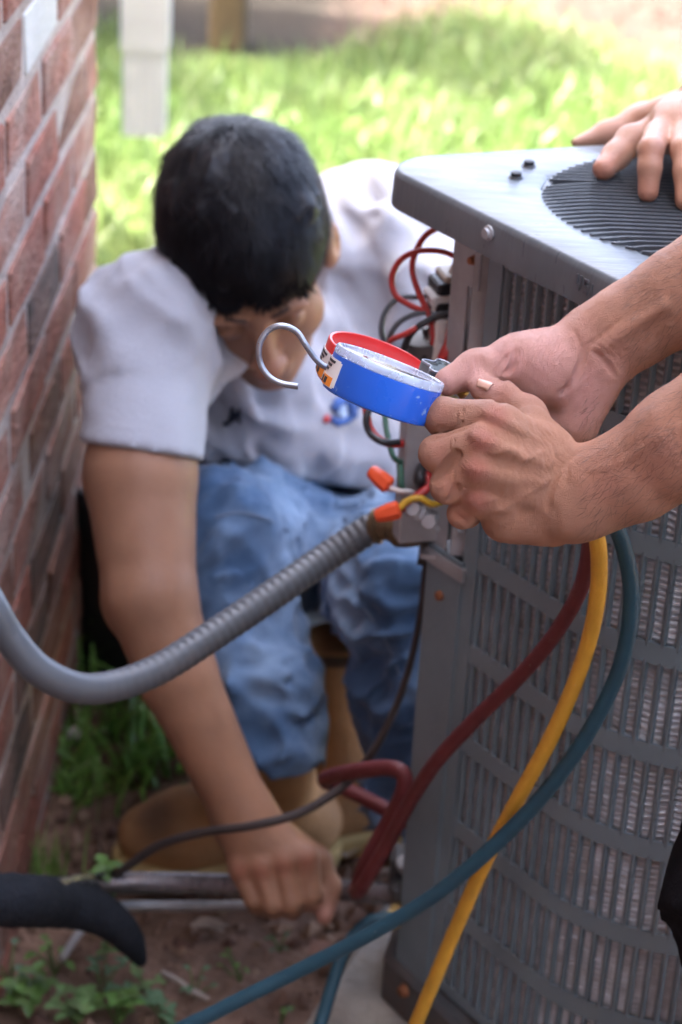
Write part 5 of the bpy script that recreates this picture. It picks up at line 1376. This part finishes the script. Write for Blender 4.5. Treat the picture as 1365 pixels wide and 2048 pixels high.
for i, (a, b, c) in enumerate(((i_m, i_p, i_t), (m_m, m_p, m_t), (r_m, r_p, r_t))): F3.chain([a, b, (b * .45 + c * .55) + np.array([0, 0, .004]), c], (.0112, .0098, .0090, .0080), .004, .003)
F3.chain([w3 * .55 + i_m * .45 - (.01, 0, .012), G(1262, 282, zt + .014), G(1232, 312, zt + .006), t_t], (.018, .0122, .0106, .0090), .006, .008)
F3.ell((w3 + i_m + m_m) / 3 + (0, 0, .006), (.026, .026, .014), k=.015)
F3.cone(w3, el3, .029, .038, .02)
F3.chain([G(1152, 292, ZT - .002) + (0, .010, 0), G(1215, 279, ZT + .002) + (0, .016, 0), G(1290, 262, ZT + .008) + (0, .02, 0), w3], (.004, .010, .017, .022), .008, .004)
V3, Q3 = largest(*F3.mesh(1))
F3c = Field(np.minimum(el3, w3) - .12, el3 + (.52, .62, .70), .008)
sh3 = el3 + np.array([.16, .14, .20]); nk3 = sh3 + np.array([.17, .06, .06]); F3c.cone(w3 + (el3 - w3) * .4, el3, .033, .040, .02); F3c.cone(el3, sh3, .040, .052, .02); F3c.cone(nk3 - (0, 0, .06), nk3 + (0, 0, .10), .055, .054, .02)
O3 = nk3 + np.array([-.03, -.05, .16]); f3 = unit([-.5, -.6, -.5]); x3 = unit(np.cross(f3, (0, 0, 1))); u3 = np.cross(x3, f3); head(F3c, O3, x3, f3, u3)
sh3b = sh3 + np.array([.30, .16, .02]); e3b = sh3b + np.array([.03, -.05, -.29]); F3c.cone(sh3b, e3b, .052, .042, .02)
F3c.cone(sh3, sh3b, .05, .05, .02); F3c.cone((sh3 + sh3b) / 2, nk3, .05, .05, .02)
V3c, Q3c = F3c.mesh(1)
n0 = len(V3); V3a = np.vstack([V3, V3c]); fl3 = np.concatenate([near(V3, [(i_p, .010, .4), (t_t, .012, .5), (i_t, .012, .3)]), np.zeros(len(V3c))])
obj('body', (V3a, np.vstack([Q3, Q3c + n0])), m_skin_3, p3, smooth=True, attr={'flush': fl3, 'palm': np.zeros(len(V3a))})
for tp, bk_ in ((i_t, i_p), (m_t, m_p)): nail(p3, tp + unit(tp - bk_) * .005 + np.array([0, -.001, .0075]), (bk_ - tp) * (1, 1, .4), (0, -.5, .86), .012, .0095)
Fs = Field(sh3 - (.14, .14, .75), sh3b + (.18, .22, .16), .010); Fs.cone(sh3, el3 * .45 + sh3 * .55, .066, .06, .03); Fs.cone(sh3b, sh3b * .5 + e3b * .5, .066, .06, .03); Fs.cone(sh3, sh3b, .085, .085, .05); md = (sh3 + sh3b) / 2; Fs.cone(md - (0, 0, .05), md + (.05, .05, -.50), .13, .14, .05)
cloth('shirt', Fs, mat('grey_shirt', (.30, .30, .32), rough=.9), p3, .004, 8)
Fs = Field((md[0] - .25, md[1] - .2, -.02), (md[0] + .35, md[1] + .35, md[2] - .38), .010)
for sx in (-.09, .11): Fs.cone(md + (.05 + sx, .05, -.55), (md[0] + .06 + sx, md[1] + .06, .08), .095, .06, .03)
Fs.clip((0, 0, .03), (0, 0, -1)); cloth('trousers', Fs, m_blackcloth, p3, .006, 9)
obj('hair', hair_shell(O3, x3, f3, u3, 1, .006, seed=14), m_hair, p3, smooth=True)
for sx in (-.09, .11):
    c_ = np.array([md[0] + .06 + sx, md[1] + .06, .04]); Fb = Field(c_ - (.16, .24, .06), c_ + (.1, .1, .1), .007); Fb.cone(c_, c_ + (-.03, -.14, -.005), .045, .04, .02); Fb.clip((0, 0, 0), (0, 0, -1)); obj('boot', Fb.mesh(1), m_bootk, p3, smooth=True)

# ================================================================== SMALL THINGS ON THE GROUND
# black bucket behind the worker's arm
bc_ = G(300, 1318, 0)
m_buck = mat('bucket_plastic', (0.022, 0.024, 0.027), rough=.5, var=.15)
bu = empty('bucket', 'black plastic bucket standing in the grass beside the house corner', 'bucket')
obj('pail', lathe([(.0, .004), (.085, .0), (.088, .004), (.108, .255), (.113, .256), (.113, .272), (.109, .275), (.105, .272), (.086, .012), (.0, .010)], (bc_[0], bc_[1], -.008), seg=40, close=False), m_buck, bu, smooth=40)
hp = [(bc_[0] + .113 * math.cos(a), bc_[1] - .02 - .05 * math.sin(a), .262 - .085 * math.sin(a)) for a in np.linspace(0, math.pi, 14)]
obj('handle', tube(hp, .0025, 8), m_steel, bu, smooth=True)

# weeds
m_weed = [mat('weed_leaf', (0.135, 0.25, 0.055), rough=.45, var=.25, scale=30, island=.3, trans=.3), mat('weed_leaf_pale', (0.20, 0.32, 0.11), rough=.5, var=.25, scale=30, island=.3, trans=.3), mat('weed_leaf_blue', (0.12, 0.22, 0.11), rough=.45, var=.2, scale=30, island=.25, trans=.25)]
m_stem = mat('weed_stem', (0.11, 0.17, 0.05), rough=.6)
def leaf(base, dir_, up, L, W, fold=.25, droop=.35, n=5):
    """one broad leaf with a midrib fold"""
    d = unit(dir_); s = unit(np.cross(d, up)); u = np.cross(s, d); V, Fc = [], []
    for i in range(n + 1):
        t = i / n; w_ = W / 2 * math.sin(math.pi * (0.06 + .92 * t ** .85)) ; c = np.array(base) + d * L * t - np.array([0, 0, 1]) * droop * L * t * t
        V += [c - s * w_ + u * fold * w_, c, c + s * w_ + u * fold * w_]
    for i in range(n): a = 3 * i; Fc += [(a, a + 1, a + 4, a + 3), (a + 1, a + 2, a + 5, a + 4)]
    return V, Fc
def weed(px, py, label, h=.06, nl=9, L=.03, W=.02, kind=0, seed=0, trefoil=False, z0=0.0, group='weeds at the bottom left'):
    r = np.random.default_rng(seed); b = G(px, py, z0); b[2] = -.008
    e = empty('weed_plant', label, 'weed', group); leaves, stems = [], []
    for k in range(nl):
        a = r.uniform(0, 2 * math.pi); out = np.array([math.cos(a), math.sin(a), 0]); hh = h * r.uniform(.35, 1.1); tp = b + out * h * r.uniform(.15, .65) + np.array([0, 0, hh])
        stems.append(tube(spline([b, b + (tp - b) * .5 + np.array([0, 0, hh * .15]), tp], 3), .0009, 5, cap=False))
        if trefoil:
            for q in range(3):
                aa = a + q * 2.1; leaves.append(leaf(tp, (math.cos(aa), math.sin(aa), .25), (0, 0, 1), L * r.uniform(.8, 1.2), W * r.uniform(.8, 1.2), .25, .2))
        else: leaves.append(leaf(tp, out + np.array([0, 0, r.uniform(-.2, .6)]), (0, 0, 1), L * r.uniform(.7, 1.2), W * r.uniform(.8, 1.2)))
    obj('leaves', merge(*leaves), m_weed[kind], e, smooth=True); obj('stems', merge(*stems), m_stem, e)
sp = [(60, 2010, 0, 1, .05, 12, .036, .026, 'pale broad-leaved weed at the lower left corner'), (20, 1955, 2, 0, .05, 9, .03, .02, 'small weed cut by the left edge near the bottom'), (150, 2035, 1, 1, .045, 12, .03, .024, 'leafy weed touching the bottom edge, second from the left corner'),
      (235, 2040, 0, 1, .05, 10, .028, .022, 'weed with bright three-part leaves below the drooping foam'), (330, 2045, 2, 1, .045, 9, .026, .018, 'weed at the bottom edge left of the blue hose'), (110, 1940, 0, 0, .05, 10, .03, .018, 'bright green weed left of the pale stick'),
      (205, 1985, 2, 1, .055, 9, .024, .016, 'dull green weed right of the pale stick'), (390, 1985, 2, 0, .04, 8, .024, .015, 'small weed by the twig near the bottom'), (480, 1960, 0, 0, .045, 7, .022, .012, 'sparse weed just above the blue hose'), (560, 1890, 2, 0, .025, 6, .016, .010, 'tiny weed on the bare soil below the fist'),
      (290, 1975, 1, 1, .04, 7, .02, .016, 'little weed under the tip of the drooping foam'), (560, 2040, 0, 0, .035, 6, .018, .012, 'tiny weed beside the concrete pad')]
for i, (x, y, kd_, tf, h, n, L_, W__, lab) in enumerate(sp): weed(x, y, lab, h * .75, int(n * .85), L_ * .45, W__ * .45, kd_, 100 + i, bool(tf))
# the tall seedling in front of the foam
e = empty('seedling', 'tall slender seedling with three-part leaves in front of the black foam', 'weed')
b = G(205, 1965, 0); st = spline([b, b + (.004, 0, .05), b + (-.002, .005, .10), b + (.002, .004, .135)], 5)
obj('stem', tube(st, .0011, 6), m_stem, e)
for k, (i, s) in enumerate(((15, 1.0), (13, .8), (10, .8), (7, .9), (4, .7))):
    lv = [leaf(st[i], (math.cos(q * 2.1 + k), math.sin(q * 2.1 + k), .3), (0, 0, 1), .020 * s, .013 * s, .2, .2) for q in range(3)]
    obj('leaf', merge(*lv), m_weed[0], e, smooth=True)
# grass tufts
m_tuft = mat('tuft_grass', (0.18, 0.31, 0.065), rough=.45, var=.25, scale=20, island=.35, trans=.3)
def tuft(px, py, n, h, spread, label, wd=.004, lean=.8, z=0.):
    b = G(px, py, z); q = np.stack([b[0] + rng.normal(0, spread, n), b[1] + rng.normal(0, spread, n), np.full(n, -.012)], 1)
    tag(obj('grass_tuft', blade_mesh(q, rng.uniform(.5, 1.1, n) * h, wd, lean, seg=4), m_tuft), label, 'grass', 'grass tufts on the bare soil')
tuft(92, 1752, 60, .085, .016, 'thin upright grass tuft at the foot of the brick wall', .0022, .45)
tuft(190, 1500, 45, .10, .05, 'broad grass tuft between the wall and the worker\'s elbow', .010, 1.2)
tuft(265, 1480, 55, .11, .05, 'lush grass tuft just left of the forearm', .010, 1.2)
tuft(200, 1340, 70, .12, .035, 'bright grass tuft beside the bucket', .009, .9)
tuft(150, 1560, 60, .05, .018, 'short sparse grass tuft on the soil near the wall', .009, 1.4)
tuft(300, 1540, 40, .06, .03, 'small grass tuft above the boot toe', .008, 1.3)
tuft(640, 1470, 90, .11, .04, 'pale sunlit grass tuft between the two boots', .008, .9)
tuft(330, 1400, 45, .11, .05, 'grass tuft right of the bucket, behind the arm', .009, 1.)
tuft(225, 1235, 60, .12, .05, 'distant grass tuft past the house corner', .008, .9)
# sticks, twig, dry leaf, stones
m_stick = mat('bleached_stick', (0.42, 0.40, 0.39), rough=.8, var=.15); m_twig = mat('twig', (0.36, 0.30, 0.25), rough=.9)
a_, b_ = G(122, 1922, .012), G(188, 1838, .03)
tag(obj('bleached_stick', tube(spline([a_, (a_ + b_) / 2 + (0, 0, .006), b_], 4), [.0036, .0040, .0042, .0042, .0042, .0042, .0040, .0038, .0036], 8), m_stick, smooth=True), 'straight pale stick leaning under the black foam', 'stick')
tag(obj('twig', tube(spline([G(325, 1945, .006), G(358, 1962, .010), G(390, 1985, .008), G(418, 1998, .006)], 4), [.003] * 7 + [.0036] * 3 + [.0026] * 3, 7), m_twig, smooth=True), 'short pale twig lying on the soil near the bottom', 'twig')
m_dry = mat('dry_leaf', (0.33, 0.25, 0.19), rough=.85, var=.25)
def scrap(px, py, label, L, W, az, seed, m=m_dry):
    p = G(px, py, .008); v, f = leaf(p, (math.cos(az), math.sin(az), .1), (0, 0, 1), L, W, .5, .1); tag(obj('dry_leaf', (v, f), m, smooth=True), label, 'leaf')
scrap(380, 1852, 'curled dry leaf on the soil below the pipes', .04, .018, .1, 1); scrap(405, 1850, 'smaller dry leaf touching the curled one', .025, .014, -.4, 2)
scrap(620, 1910, 'reddish dry leaf on the soil below the fist', .03, .02, .8, 3, mat('red_dry_leaf', (.24, .12, .08), rough=.9)); scrap(690, 1715, 'pale dry leaf beside the red hose', .03, .02, 1.2, 4)
def stone(px, py, r, label, m):
    c = G(px, py, r * .5); g = np.random.default_rng(px); Fd = Field(c - 2 * r, c + 2 * r, r / 6); Fd.ell(c, (r * 1.2, r, r * .75)); Fd.ell(c + g.normal(0, r * .4, 3), (r * .7, r * .8, r * .6), k=r * .3)
    tag(obj('pebble', Fd.mesh(1), m, smooth=True), label, 'stone')
m_st = mat('pebble_stone', (0.38, 0.33, 0.30), rough=.85, var=.2)
stone(228, 1735, .006, 'white pebble beside the end of the cable', m_st); stone(810, 1700, .009, 'pale pebble at the foot of the unit', m_st); stone(150, 1470, .010, 'pinkish stone in the grass by the wall', m_st); stone(700, 1690, .008, 'brown pebble left of the red hose', m_clod)
